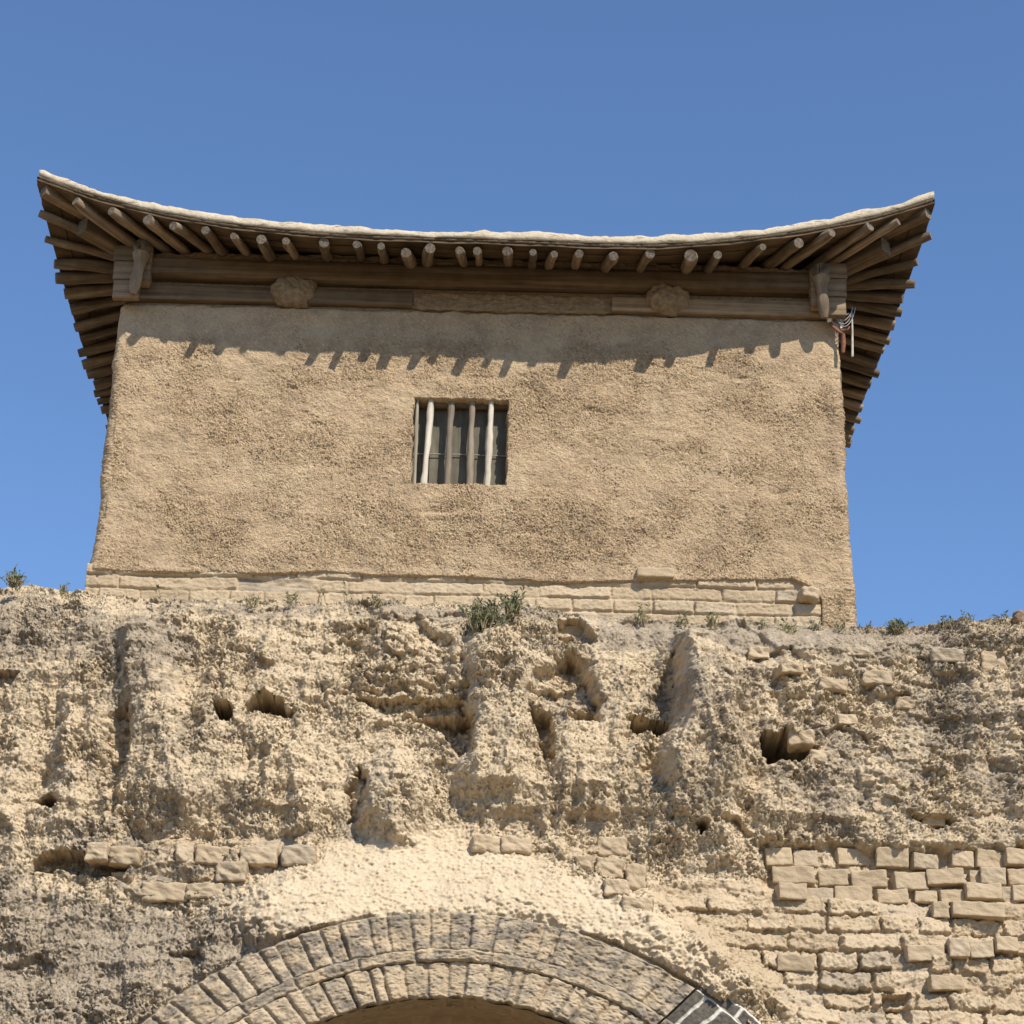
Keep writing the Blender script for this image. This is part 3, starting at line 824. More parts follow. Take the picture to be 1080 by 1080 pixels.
def tower_walls():
    rc = .07
    P = []; N = []
    def seg(x0, y0, x1, y1, nx, ny, step):
        n = max(2, int(math.hypot(x1 - x0, y1 - y0) / step))
        for i in range(n):
            P.append((x0 + (x1 - x0) * i / n, y0 + (y1 - y0) * i / n)); N.append((nx, ny))
    def corner(cx, cy, a0):
        for i in range(10):
            a = R(a0 + 9 * i); P.append((cx + rc * math.cos(a), cy + rc * math.sin(a))); N.append((math.cos(a), math.sin(a)))
    seg(TX0 + rc, TY0, TX1 - rc, TY0, 0, -1, .0050); corner(TX1 - rc, TY0 + rc, -90)
    seg(TX1, TY0 + rc, TX1, TY1 - rc, 1, 0, .03); corner(TX1 - rc, TY1 - rc, 0)
    seg(TX1 - rc, TY1, TX0 + rc, TY1, 0, 1, .08); corner(TX0 + rc, TY1 - rc, 90)
    seg(TX0, TY1 - rc, TX0, TY0 + rc, -1, 0, .03); corner(TX0 + rc, TY0 + rc, 180)
    P = np.array(P); N = np.array(N)
    d = np.r_[0, np.cumsum(np.hypot(*(P[1:] - P[:-1]).T))]
    zs = np.arange(ZW0, ZW1 + .001, .0052)
    S, Z = np.meshgrid(d, zs); S = S.astype(np.float32); Z = Z.astype(np.float32)
    Xp = np.repeat(P[None, :, 0], len(zs), 0); Yp = np.repeat(P[None, :, 1], len(zs), 0)
    wx = fbm(S / .16, Z / .16, 901, 3); wz = fbm(S / .16, Z / .16, 921, 3)
    h = .024 * fbm(S / 1.2, Z / .9, 931, 3) + .013 * fbm(S / .30, Z / .22, 941, 4)
    # trowelled straw mud: short curled flakes
    ang = -.75 + 1.3 * fbm(S / .35, Z / .35, 951, 3)
    ca, sa = np.cos(ang), np.sin(ang)
    u = (S + .02 * wx) * ca + (Z + .02 * wz) * sa; w = -(S + .02 * wx) * sa + (Z + .02 * wz) * ca
    r1 = ridged(u / .046 + 1.0 * wx, w / .019 + 1.0 * wz, 961, 3, .65)
    patch = .45 + .85 * sstep(-.4, .4, fbm(S / .6, Z / .5, 971, 3))
    shel = sstep(9.25, 9.38, Z + .05 * wx)                   # sheltered band under the eaves: less washed
    patch = patch * (1 - .65 * shel)
    h += .0150 * r1 * patch + .005 * patch * chunk(u + .02 * wx, w + .02 * wz, .050, .022, 963)
    h += .0060 * fbm(u / .022, w / .012, 981, 3, .6) * patch
    f1, f2, rid, _, _ = worley((S + .02 * wx) / .07, (Z + .02 * wz) / .05, 991)
    h += -.030 * np.clip(.34 - f1, 0, 1) * (rid > .94) * patch
    ck = np.abs(perlin(u / .30 + .5 * wx, w / .13 + .5 * wz, 1061)); cm = sstep(.12, .40, fbm(S / .30, Z / .30, 1063, 3))
    h -= .024 * sstep(.045, .0, ck) * cm * (1 - .5 * shel)
    fl = fbm(S / .16 + .4 * wx, Z / .13, 1065, 4, .6); h += .015 * flake(fl, 3.2, .86) * (1 - .6 * shel)
    # dents and a few cracks
    for (px, py, rx, rz, a) in [(640, 440, .25, .05, .012), (700, 455, .16, .03, .014), (215, 372, .12, .03, .012), (310, 410, .03, .012, .02), (250, 400, .05, .015, .016),
                                (620, 432, .05, .02, .016), (190, 465, .03, .05, .012), (820, 520, .1, .03, .01), (480, 545, .3, .03, -.012), (460, 540, .1, .02, .012), (850, 600, .05, .1, .02),
                                (870, 440, .04, .1, .014), (330, 345, .2, .03, .008), (560, 560, .06, .02, .012), (780, 400, .08, .02, .012)]:
        p = at(px, py, TY0)
        h -= a * np.exp(-((Xp + .03 * wx - p[0]) / rx) ** 2 - ((Z + .03 * wz - p[2]) / rz) ** 2) * (Yp < TY0 + .06)
    front = (Yp < TY0 + .065)
    # broken lower edge where the bricks of the plinth show
    ze = np.interp(Xp, _ex, _ez) + .012 * fbm(Xp / .12, Xp * 0, 1001, 4) + .006 * fbm(Xp / .03, Xp * 0, 1011, 2)
    under = front * sstep(.004, -.006, Z - ze) * (Xp < at(872, 640, TY0)[0])
    lip = front * np.exp(-((Z - ze - .02) / .03) ** 2) * sstep(-.1, .5, fbm(Xp / .4, Xp * 0, 1021, 2) + .1)
    h += .018 * lip
    h -= .10 * under
    # the top edge is rounded back towards the beams
    h -= .05 * sstep(ZW1 - .05, ZW1, Z + .02 * wx)
    # foot of the left corner spreads
    h += .05 * sstep(7.7, 7.1, Z) * sstep(TX0 + .25, TX0, Xp) * (Xp < 0)
    # ragged corners
    V = np.stack([Xp + N[None, :, 0] * h, Yp + N[None, :, 1] * h, Z + .012 * np.exp(-((Z - ZW1) / .05) ** 2) * fbm(S / .1, S * 0, 1031, 3)], 2)
    # window opening with a worn outline
    ow = .020 * fbm(S / .09, Z / .09, 1041, 4)
    inw = front & (Xp + ow > WX0) & (Xp + ow < WX1) & (Z + ow > WZ0) & (Z + ow < WZ1)
    # snap: push the mesh inside the opening back as the reveal
    ddx = np.minimum(Xp + ow - WX0, WX1 - Xp - ow); ddz = np.minimum(Z + ow - WZ0, WZ1 - Z - ow); dd = np.minimum(ddx, ddz)
    V[:, :, 1] += np.where(front, sstep(-.006, .012, dd) * .22, 0)
    nr, nc = V.shape[:2]
    F = gridfaces(nr, nc, True)
    dq = np.where(front, dd, -1).ravel()[F].min(1)
    F = F[dq < .02]
    top_tone = np.clip(.55 * sstep(.0, .5, fbm(S / .5, Z / .3, 1051, 4) - .05) * sstep(9.2, 9.5, Z), 0, 1)  # noisy patches, darker towards the top of the wall
    V, F, a = submesh(V.reshape(-1, 3), F, {'top_tone': top_tone.ravel()})
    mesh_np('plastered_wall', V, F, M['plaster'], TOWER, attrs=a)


tower_walls()


def plinth():
    x0 = TX0 - .04; x1 = at(868, 640, TY0)[0]
    xs = np.arange(x0, x1, .0065); zs = np.arange(6.75, 7.62, .0065)
    X, Z = np.meshgrid(xs, zs)
    fx = fbm(X / .05, Z / .05, 1101, 2); wz = fbm(X / .4, Z / .4, 1111, 3)
    hgt, rnd, e, tilt = bricks(X + .005 * fx, Z + .004 * fx, .1005, 1121, .30, .44, .014, .008)
    worn = sstep(-.5, .3, wz)
    h = .012 + hgt * (.016 + .022 * rnd) * (.5 + .5 * worn) + .014 * tilt + .004 * fbm(X / .04, Z / .03, 1131, 3) + .012 * wz
    gone = (rnd > .93)
    h = np.where(gone, h - .05, h)
    h += .006 * chunk(X + .01 * fx, Z + .01 * fx, .05, .035, 1125) + .006 * fbm(X / .025, Z / .02, 1126, 3)
    mud = .015 + .034 * fbm(X / .35, Z / .12, 1127, 4, .6)
    dm = np.clip(.5 + .5 * (h - mud) / .006, 0, 1); h = mud * (1 - dm) + h * dm
    # missing brick by the right end, as in the wall
    ze = np.interp(X, _ex, _ez) + .045 + .01 * fbm(X / .1, X * 0, 1141, 3)
    h -= .12 * sstep(0, .02, Z - ze)
    h += .008 * sstep(-2.5, TX0, X)
    h -= .10 * sstep(x0 + .012, x0, X)
    V = np.stack([X, TY0 + .045 - h, Z], 2)
    # return along the left side
    side = V[:, :1].copy(); side[:, :, 1] = TY0 + 1.0
    V = np.concatenate([side, V], 1)
    ex = lambda a: np.concatenate([a[:, :1], a], 1)
    cr = -.1 + .5 * fbm(X / .3, Z / .1, 1151, 3) + .5 * (rnd > .9)
    F = gridfaces(*V.shape[:2])
    zc = ex(Z - ze).ravel()[F].min(1)
    mesh_np('brick_plinth', V.reshape(-1, 3), F[zc < .015], M['brick'], TOWER, attrs={'brick': ex(rnd).ravel(), 'crust': ex(cr).ravel()})


plinth()


def blob_box(name, c, size, mat, parent, seed, rot=(0, 0, 0), edge=.2, amp=.012, sub=14, label=None):
    """a worn block: rounded box with uneven faces (one mesh)"""
    n = sub; g = np.linspace(-1, 1, n)
    Vs = []; Fs = []; base = 0
    for ax in range(3):
        for s in (-1, 1):
            A, B = np.meshgrid(g, g)
            C = np.full_like(A, s)
            q = [None] * 3; q[ax] = C; q[(ax + 1) % 3] = A * s; q[(ax + 2) % 3] = B
            Vs.append(np.stack(q, 2).reshape(-1, 3)); Fs.append(gridfaces(n, n) + base); base += n * n
    V = np.concatenate(Vs); F = np.concatenate(Fs)
    inner = np.clip(V, -(1 - edge), 1 - edge)
    d = V - inner; L = np.linalg.norm(d, axis=1, keepdims=True); L[L == 0] = 1
    V = inner + d / L * np.minimum(L, edge)
    S = np.array(size) / 2
    k = V * S
    nz = fbm(k[:, 0] / .07 + k[:, 2] / .11 + seed, k[:, 1] / .07 + k[:, 2] / .06, seed, 3)
    dirn = V / np.maximum(np.linalg.norm(V, axis=1, keepdims=True), 1e-6)
    k = k + dirn * (nz * amp)[:, None]
    Rm = np.array(Matrix.Rotation(rot[2], 3, 'Z') @ Matrix.Rotation(rot[1], 3, 'Y') @ Matrix.Rotation(rot[0], 3, 'X'))
    k = k @ Rm.T + np.array(c)
    o = mesh_np(name, k, F, mat, parent, attrs={'brick': np.full(len(k), random.random()), 'crust': np.full(len(k), random.uniform(-.1, .45)), 'top_tone': np.zeros(len(k)), 'pale': np.zeros(len(k))})
    if label: o['label'] = label
    return o


p = at(691, 606, TY0)
blob_box('exposed_brick', (p[0], TY0 - .0, p[2]), (.27, .10, .075), M['brick'], TOWER, 3, edge=.25, amp=.008, label='single grey brick sticking out of the plaster')
p = at(852, 629, TY0)
blob_box('exposed_brick', (p[0], TY0 - .005, p[2]), (.13, .16, .085), M['brick'], TOWER, 5, (0, .15, .2), edge=.35, amp=.02, label='crumbled brick end beside the plaster corner')


def surf(px, py):
    """the point of the wall's face seen there"""
    xs, Z, Y = SURF; y = 12.8
    for _ in range(14):
        p = at(px, py, y); c = int(np.clip(np.searchsorted(xs, p[0]), 3, len(xs) - 4)); r = int(np.clip(np.searchsorted(Z[:, c], p[2]), 3, len(Z) - 4))
        y = .5 * y + .5 * float(np.median(Y[r - 3:r + 4, c - 3:c + 4]))
    return at(px, py, y)


for k, (px, py, w, hh) in enumerate([(104, 899, 22, 18), (133, 903, 30, 18), (128, 927, 15, 11), (174, 942, 46, 19), (218, 942, 38, 15), (222, 903, 32, 19), (246, 920, 30, 19), (275, 905, 38, 19), (315, 902, 34, 20),
                                    (194, 901, 18, 19), (647, 895, 30, 19), (643, 917, 27, 19), (617, 912, 17, 16), (543, 892, 31, 16), (512, 891, 30, 17), (672, 928, 20, 26), (650, 937, 24, 16), (673, 955, 30, 14),
                                    (846, 779, 26, 16), (800, 690, 22, 12), (876, 723, 30, 13), (925, 716, 32, 14), (890, 762, 22, 11), (1000, 692, 34, 15), (832, 706, 24, 10),
                                    (958, 742, 26, 13), (1046, 700, 26, 22), (985, 866, 24, 12), (905, 690, 24, 10), (866, 800, 24, 13)]
                                   + [(819, 907, 29, 20), (848, 908, 27, 19), (899, 906, 40, 19), (940, 907, 35, 22), (972, 911, 28, 18), (1011, 908, 25, 18), (1040, 907, 30, 20), (1069, 908, 27, 19), (837, 926, 45, 19), (878, 928, 32, 18), (916, 929, 38, 19), (957, 932, 37, 20), (996, 929, 40, 18), (1027, 926, 11, 16), (1047, 926, 27, 19), (1073, 927, 22, 18), (832, 944, 31, 18), (863, 947, 32, 17), (899, 947, 40, 17), (939, 947, 34, 16), (976, 949, 24, 13), (1001, 947, 27, 15), (1034, 945, 38, 18), (1058, 944, 13, 14), (1075, 947, 22, 18), (974, 1005, 41, 17), (1008, 1003, 22, 20), (1034, 1002, 26, 18), (1057, 999, 25, 16), (841, 1016, 39, 18), (995, 1038, 35, 16), (991, 962, 17, 18), (1030, 964, 56, 16)]):
    p = surf(px, py); sc = (p[1] * 1.08) / 2160
    rr_ = random.Random(k)
    blob_box('bedded_brick', (p[0], p[1] + (.062 - .075 * rr_.random() if k >= 30 else .055 - .012 * rr_.random()), p[2]), (w * sc * (.92 if k >= 30 else 1), .20, hh * sc * (.90 if k >= 30 else 1.02)), M['brick'], WALL, 60 + k, (rr_.uniform(-.10, .10), rr_.uniform(-.07, .07), rr_.uniform(-.18, .18)), edge=.10 if k >= 30 else .20, amp=.011 if k >= 30 else .022, sub=22)


# ---- window
def window():
    w = WX1 - WX0; hgt = WZ1 - WZ0; cx = (WX0 + WX1) / 2
    b = MB()
    # boards behind the bars, five upright planks
    n = 5
    for i in range(n):
        x0 = WX0 - .03 + (w + .06) * i / n + .003; x1 = WX0 - .03 + (w + .06) * (i + 1) / n - .003
        yb_ = TY0 + .135 + .004 * (i % 2)
        v = [(x0, yb_, WZ0 - .05), (x1, yb_, WZ0 - .05), (x1, yb_, WZ1 + .05), (x0, yb_, WZ1 + .05)]
        v += [(x, y + .03, z) for x, y, z in v]
        b.add(v, [(0, 1, 2, 3), (5, 4, 7, 6), (4, 0, 3, 7), (1, 5, 6, 2), (3, 2, 6, 7), (4, 5, 1, 0)])
    win = b.build('window', M['shutter'], TOWER, smooth=False)
    loc = Vector((-TOWER.location.x, -TOWER.location.y, -TOWER.location.z))

    def sub(mb, name, mat, smooth=True):
        o = mb.build(name, mat, None, smooth); o.parent = win; return o
    bars = [((455, 424), (447, 509), .024, 'pale'), ((476, 424), (472, 510), .023, 'grey'), ((498, 424), (495, 511), .024, 'grey'), ((518, 424), (514, 511), .023, 'pale'), ((440, 436), (437.5, 509), .012, 'pale')]
    for i, (a, c, r, mt) in enumerate(bars):
        p0 = at(*a, TY0 + .045); p1 = at(*c, TY0 + .045)
        d = np.array([p0[0], TY0 + .045, WZ1 + .02]); e = np.array([p1[0], TY0 + .045, WZ0 - .02])
        mb = MB(); N = 12; pts = []; rr = []
        for k in range(N + 1):
            f = k / N; q = d + (e - d) * f
            q[0] += .0012 * math.sin(5 * f + i * 2.1) + random.uniform(-.0025, .0025); q[1] += .004 * math.sin(4 * f + i)
            pts.append(q); rr.append(r * (1 + .12 * math.sin(7 * f + i * 1.3) + random.uniform(-.08, .08)))
        mb.tube(pts, rr, 10)
        o = sub(mb, 'window_bar', M[mt])
        if mt == 'pale': o['label'] = 'pale peeled wooden bar'
    mb = MB()
    zl = WZ1 - .028
    N = 16
    pts = [(WX0 - .06 + (w + .12) * k / N, TY0 + .095, zl + .035 + .004 * math.sin(k)) for k in range(N + 1)]
    mb.tube(pts, [.036 + .003 * math.sin(2 * k) for k in range(N + 1)], 10)
    sub(mb, 'lintel', M['beam'])
    mb = MB()
    zr = WZ0 + hgt * .42
    mb.tube([(WX0 - .02, TY0 + .118, zr), (cx, TY0 + .118, zr + .003), (WX1 + .02, TY0 + .118, zr - .002)], [.004] * 3, 6)
    sub(mb, 'cross_wire', M['wire'])


window()

# ---- roof geometry
RX0, RX1, RY0, RY1 = float(at(42, 190, 12.95)[0]), float(at(983, 212, 12.95)[0]), 12.95, 18.35
RCX, RCY = (RX0 + RX1) / 2, (RY0 + RY1) / 2
HX, HY = (RX1 - RX0) / 2, (RY1 - RY0) / 2
ZE = 9.825


def plan(x, y):
    """the side eaves are hollow in plan: the corners stand out furthest"""
    k = .16 if x > RCX else .11
    w = min(1.0, abs(x - RCX) / HX) ** 3; sy = min(1.0, abs(y - RCY) / HY)
    return x - math.copysign(k * w * (1 - sy ** 2.5), x - RCX)


def zroof(x, y):
    """underside of the roof boarding"""
    x = np.asarray(x, float); y = np.asarray(y, float)
    d = np.minimum(HX - np.abs(x - RCX), HY - np.abs(y - RCY))
    dn = np.maximum(d, -.1)
    base = ZE + .40 * dn - .06 * np.maximum(dn, 0) ** 2
    sx = np.clip(np.abs(x - RCX) / HX, 0, 1.02); sy = np.clip(np.abs(y - RCY) / HY, 0, 1.02)
    return base + .45 * sx ** 3.15 * sy ** 3.0 - .028 * np.exp(-(((x - RCX) / HX - .36) / .22) ** 2)


def roof():
    # pale mud slab with a ragged edge
    def axis(a, b, fine, coarse):
        e = np.arange(0, .30, fine)
        mid = np.linspace(a + .30, b - .30, int((b - a - .6) / coarse))
        return np.concatenate([a + e, mid, b - e[::-1]])
    xs = axis(RX0 - .01, RX1 + .01, .02, .022); ys = axis(RY0 - .03, RY1 + .03, .02, .10)
    X, Y = np.meshgrid(xs, ys)
    n = fbm(X / .22, Y / .22, 1201, 4); n2 = fbm(X / .05, Y / .05, 1211, 3)
    th = .116 + .018 * n + .016 * flake(fbm(X / .14, Y / .14, 1217, 4), 3.0, .8) + .008 * n2 + .034 * fbm(X / .8, Y / .8, 1215, 3)
    zb = zroof(X, Y)
    top = zb + th; bot = zb + .046 + .010 * n
    # edge wobble
    wobx = .024 * fbm(X / .5, Y / .5, 1221, 5, .6)
    ex = np.exp(-np.minimum(np.abs(Y - ys[0]), np.abs(Y - ys[-1])) / .03)
    Yt = Y + wobx * ex; Xt = X + wobx * np.exp(-np.minimum(np.abs(X - xs[0]), np.abs(X - xs[-1])) / .03)
    # round the upper lip
    de = np.minimum(np.minimum(X - xs[0], xs[-1] - X), np.minimum(Y - ys[0], ys[-1] - Y))
    top = top - .012 * np.clip(1 - de / .03, 0, 1) ** 2
    nr, nc = X.shape
    pv = np.vectorize(plan)
    Xt = pv(Xt, Yt)
    VT = np.stack([Xt, Yt, top], 2).reshape(-1, 3); VB = np.stack([Xt, Yt, bot], 2).reshape(-1, 3)
    i = np.arange(nr * nc).reshape(nr, nc)
    loop = np.concatenate([i[0, :-1], i[:-1, -1], i[-1, :0:-1], i[:0:-1, 0]])
    nl = np.roll(loop, -1)
    # one belly row half way down the edge
    ctr = np.array([RCX, RCY])
    out = np.zeros((len(loop), 3)); P = VT[loop]
    out[:, 0] = np.where(np.isin(loop, i[:, 0]), -1, np.where(np.isin(loop, i[:, -1]), 1, 0))
    out[:, 1] = np.where(np.isin(loop, i[0]), -1, np.where(np.isin(loop, i[-1]), 1, 0))
    s = np.arange(len(loop)) * .02
    belly = (VT[loop] + VB[loop]) / 2 + out * (.002 + .022 * flake(fbm(s / .22, s * 0, 1231, 5, .6), 4.0, .8))[:, None]
    V = np.concatenate([VT, VB, belly]); o1 = len(VT); o2 = 2 * len(VT)
    k = np.arange(len(loop)); kn = np.roll(k, -1)
    F = np.concatenate([gridfaces(nr, nc), gridfaces(nr, nc)[:, ::-1] + o1,
                        np.stack([loop, o2 + k, o2 + kn, nl], 1), np.stack([o2 + k, loop + o1, nl + o1, o2 + kn], 1)])
    mesh_np('roof_slab', V, F, M['roofmud'], TOWER)

    # dark twigs and reed mat between slab and boards, ragged along the edge
    def edge_mat(p0, p1, nrm, b):
        L = math.hypot(p1[0] - p0[0], p1[1] - p0[1]); n = int(L / .025); vs = []; fs = []
        for k in range(n + 1):
            f = k / n; j = .010 * float(fbm(np.array([f * L / .06]), np.array([p0[0]]), 1251, 3)[0])
            for q, dz in ((-.022 + j, .020), (-.026 + j * 1.6, .036), (-.018 - j, .054), (.30, .060), (.30, .018)):
                a = max(min(f * L, L - max(q, 0)), max(q, 0)) / L
                x = p0[0] + (p1[0] - p0[0]) * a + nrm[0] * q; y = p0[1] + (p1[1] - p0[1]) * a + nrm[1] * q
                vs.append((plan(x, y), y, float(zroof(x, y)) + dz + j * .5))
        for k in range(n):
            for q in range(5):
                a, c = k * 5 + q, k * 5 + (q + 1) % 5
                fs.append((a, c, c + 5, a + 5))
        b.add(vs, fs)
    b = MB()
    for (p0, p1, nrm) in (((RX0, RY0), (RX1, RY0), (0, 1)), ((RX1, RY0), (RX1, RY1), (-1, 0)), ((RX1, RY1), (RX0, RY1), (0, -1)), ((RX0, RY1), (RX0, RY0), (1, 0))):
        edge_mat(p0, p1, nrm, b)
    b.build('reed_mat', M['reed'], TOWER)
    # boarding on the rafters: strips that follow the eave, front, sides and back, one mesh per slope
    def strip(p0, p1, inset0, inset1, nrm, b, ends, z0):
        n = 90; vs = []
        for k in range(n + 1):
            f = k / n
            for q in (inset0, inset1):
                # mitred at the hips
                a0 = ends[0] * q; a1 = ends[1] * q
                L = math.hypot(p1[0] - p0[0], p1[1] - p0[1])
                g = (a0 + (L - a0 - a1) * f) / L
                x = p0[0] + (p1[0] - p0[0]) * g + nrm[0] * q; y = p0[1] + (p1[1] - p0[1]) * g + nrm[1] * q
                z = float(zroof(x, y)) + z0 + .004 * math.sin(k * .9 + inset0 * 50)
                vs.append((plan(x, y), y, z)); vs.append((plan(x, y), y, z + .014))
        fs = []
        for k in range(n):
            a = k * 4; c = a + 4
            fs += [(a, c, c + 2, a + 2), (a + 1, a + 3, c + 3, c + 1), (a, a + 1, c + 1, c), (a + 2, c + 2, c + 3, a + 3)]
        b.add(vs, fs)
    for (p0, p1, nrm) in (((RX0, RY0), (RX1, RY0), (0, 1)), ((RX1, RY0), (RX1, RY1), (-1, 0)), ((RX1, RY1), (RX0, RY1), (0, -1)), ((RX0, RY1), (RX0, RY0), (1, 0))):
        b = MB(); q = -.018; i = 0
        while q < 1.1:
            w = (.13, .10, .15, .12)[i % 4]
            strip(p0, p1, q, q + w - .006, nrm, b, (1, 1), .002 + .004 * (i % 2)); q += w; i += 1
        b.build('roof_boarding', M['board'], TOWER, smooth=False)


roof()

# ---- rafters: a few round poles, copied
def pole_mesh(seed, L, r):
    rs = random.Random(seed); b = MB(); N = 12; pts = []; rr = []
    for k in range(N + 1):
        f = k / N
        pts.append((L * f, .018 * math.sin(3 * f + seed) + .006 * math.sin(11 * f + seed), .008 * math.sin(4 * f + 2 * seed)))
        rr.append(r * (1 + .10 * math.sin(5 * f + seed) + rs.uniform(-.09, .09)) * (.86 if k in (0, N) else 1))
    b.tube(pts, rr, 12, 0, cap=1)
    me = bpy.data.meshes.new('rafter')
    me.from_pydata(b.v, [], b.f); me.materials.append(M['rafter']); me.materials.append(M['endgrain'])
    for p_, mi in zip(me.polygons, b.m): p_.material_index = mi; p_.use_smooth = mi == 0
    return me


POLES = [pole_mesh(s, 1.15, .038) for s in range(6)]


def rafter(p0, p1, i, r=1.0):
    """from the eave end p0 towards p1"""
    d = Vector(p1) - Vector(p0); L = d.length; d.normalize()
    y = Vector((0, 0, 1)).cross(d).normalized(); z = d.cross(y)
    m = Matrix((d, y, z)).transposed().to_4x4()
    roll = Matrix.Rotation(random.uniform(0, 6.28), 4, 'X')
    o = bpy.data.objects.new('rafter', POLES[i % len(POLES)])
    link(o, TOWER)
    sc = Matrix.Diagonal((L / 1.15, r, r, 1))
    o.matrix_local = Matrix.Translation(Vector(p0) - TOWER.location) @ m @ sc @ roll
    return o


_ends = [73, 114, 150, 182, 212, 245, 278, 303, 340, 377, 405, 432, 457, 483, 508, 534, 560, 584, 612, 645, 685, 728, 758, 805, 845, 880, 915, 952]
for i, px in enumerate(_ends):
    x = at(px + random.uniform(-3, 3), 255, RY0)[0]
    s = abs(x - RCX) / HX
    fan = .60 * max(0, (s - .45) / .5) ** 1.5
    sg = -1 if x > RCX else 1
    rr = random.uniform(.78, 1.18) * (1.3 if px in (645, 728) else 1)
    ye = RY0 - (.026 if s < .8 else -.01) + random.uniform(-.04, .035)
    L = 1.05
    nx = x + sg * fan * L / .55 * .75 + random.uniform(-.05, .05); ny = ye + L * (.82 if fan > .2 else 1)
    z0 = float(zroof(x, ye)) - .043 * rr - .004
    # lies under the boarding along its length: the least clearance sets the inner end
    zin = min((float(zroof(x + (nx - x) * f, ye + (ny - ye) * f)) - .043 * rr - .004 - z0) / f for f in (.25, .4, .55)) + z0
    rafter((x, ye, z0 + random.uniform(-.006, 0)), (nx, ny, zin), i, rr)
for side in (0, 1):
    xe = RX0 - .035 if side == 0 else RX1 + .035
    sg = 1 if side == 0 else -1
    y = RY0 + .20; i = 0
    while y < RY1 - .2:
        s = abs(y - RCY) / HY
        fan = .55 * max(0, (s - .55) / .45) ** 1.4 * (1 if y < RCY else -1)
        rr = random.uniform(.95, 1.3); L = 1.0
        x0 = xe + sg * random.uniform(-.02, .04)
        nx = x0 + sg * L * (.85 if abs(fan) > .2 else 1); ny = y + fan * L / .55 * .8 + random.uniform(-.05, .05)
        z0 = float(zroof(np.clip(x0, RX0, RX1), y)) - .043 * rr - .004
        zin = min((float(zroof(x0 + (nx - x0) * f, y + (ny - y) * f)) - .043 * rr - .004 - z0) / f for f in (.3, .45, .6)) + z0
        x1_ = plan(x0, y); nx += x1_ - x0; x0 = x1_
        rafter((x0, y, z0 + random.uniform(-.006, 0)), (nx, ny, zin), i + 3, rr)
        y += random.uniform(.155, .205) if y > RY0 + .5 else .21; i += 1
# back slope, five wider spaced rafters per metre are hidden from the front; a plain row
for i in range(12):
    x = RX0 + .5 + i * (RX1 - RX0 - 1) / 11
    rafter((x, RY1, float(zroof(x, RY1)) - .05), (x, RY1 - 1, float(zroof(x, RY1 - 1)) - .06), i)


def timber(name, p0, p1, w, h, mat, seed, end0=1.0, end1=1.0, amp=.006, bend=.0, label=None):
    """squared log along p0-p1, local X along the grain; end0/end1 scale the section at the ends"""
    p0 = Vector(p0); p1 = Vector(p1); d = p1 - p0; L = d.length; d.normalize()
    y = Vector((0, 0, 1)).cross(d).normalized(); z = d.cross(y)
    n = max(8, int(L / .03)); b = MB(); vs = []; fs = []
    prof = []
    cw, chh = w / 2, h / 2; rb = min(w, h) * .16
    for (sx, sz) in ((1, 1), (-1, 1), (-1, -1), (1, -1)):
        q = [(sx * cw, sz * (chh - rb)), (sx * (cw - .3 * rb), sz * (chh - .3 * rb)), (sx * (cw - rb), sz * chh)]
        if sx * sz < 0: q = q[::-1]
        prof += q
    m = len(prof)
    # extra points on the long faces for wavy sides
    P2 = []
    for a in range(m):
        c, e = prof[a], prof[(a + 1) % m]
        P2.append(c)
        if math.hypot(e[0] - c[0], e[1] - c[1]) > .04:
            for f in (.25, .5, .75): P2.append((c[0] + (e[0] - c[0]) * f, c[1] + (e[1] - c[1]) * f))
    prof = P2; m = len(prof)
    T, A = np.meshgrid(np.linspace(0, L, n + 1), np.arange(m), indexing='ij')
    nz = fbm(T / .5, A * .35 + seed, 1300 + seed, 3) * amp + fbm(T / .12, A * .9 + seed, 1330 + seed, 2) * amp * .35
    for k in range(n + 1):
        f = k / n; s = end0 + (end1 - end0) * f
        by = bend * math.sin(math.pi * f)
        for a, (py_, pz_) in enumerate(prof):
            g = 1 + nz[k, a] / max(.04, math.hypot(py_, pz_))
            vs.append((L * f, py_ * s * g, pz_ * s * g + by))
    for k in range(n):
        for a in range(m):
            a2 = (a + 1) % m
            fs.append((k * m + a, (k + 1) * m + a, (k + 1) * m + a2, k * m + a2))
    b.add(vs, fs)
    b.add(vs[:m], [tuple(range(m))], 1); b.add(vs[-m:], [tuple(range(m))[::-1]], 1)
    o = b.build(name, [mat, M['endgrain']], None)
    o.parent = TOWER
    o.matrix_local = Matrix.Translation(p0 - TOWER.location) @ Matrix((d, y, z)).transposed().to_4x4()
    if label: o['label'] = label
    return o


# eave beams round the tower, hip beams, corner blocks
timber('eave_beam', (TX0 - .02, TY0 - .02, 9.865), (TX1 + .02, TY0 - .02, 9.865), .16, .155, M['beam'], 1, bend=-.015)
xm = at(435, 320, TY0)[0]
timber('wall_plate', (TX0 + .02, TY0 + .045, 9.665), (xm, TY0 + .045, 9.665), .15, .135, M['beam'], 2)
xm2 = at(645, 320, TY0)[0]
timber('wall_plate', (xm2, TY0 + .045, 9.66), (TX1 - .02, TY0 + .045, 9.655), .15, .14, M['beam'], 3)
blob_box('mud_infill', ((xm + xm2) / 2, TY0 + .06, 9.655), (xm2 - xm + .04, .14, .15), M['mud'], TOWER, 8, edge=.25, amp=.028, sub=60)
blob_box('mud_infill', (RCX, TY0 - .0, 9.955), (TX1 - TX0 - .3, .15, .10), M['mud'], TOWER, 19, edge=.5, amp=.035, sub=60)
blob_box('mud_infill', (RCX, TY0 + .10, 9.76), (TX1 - TX0 - .04, .14, .42), M['mud'], TOWER, 9, edge=.1, amp=.01, sub=40)
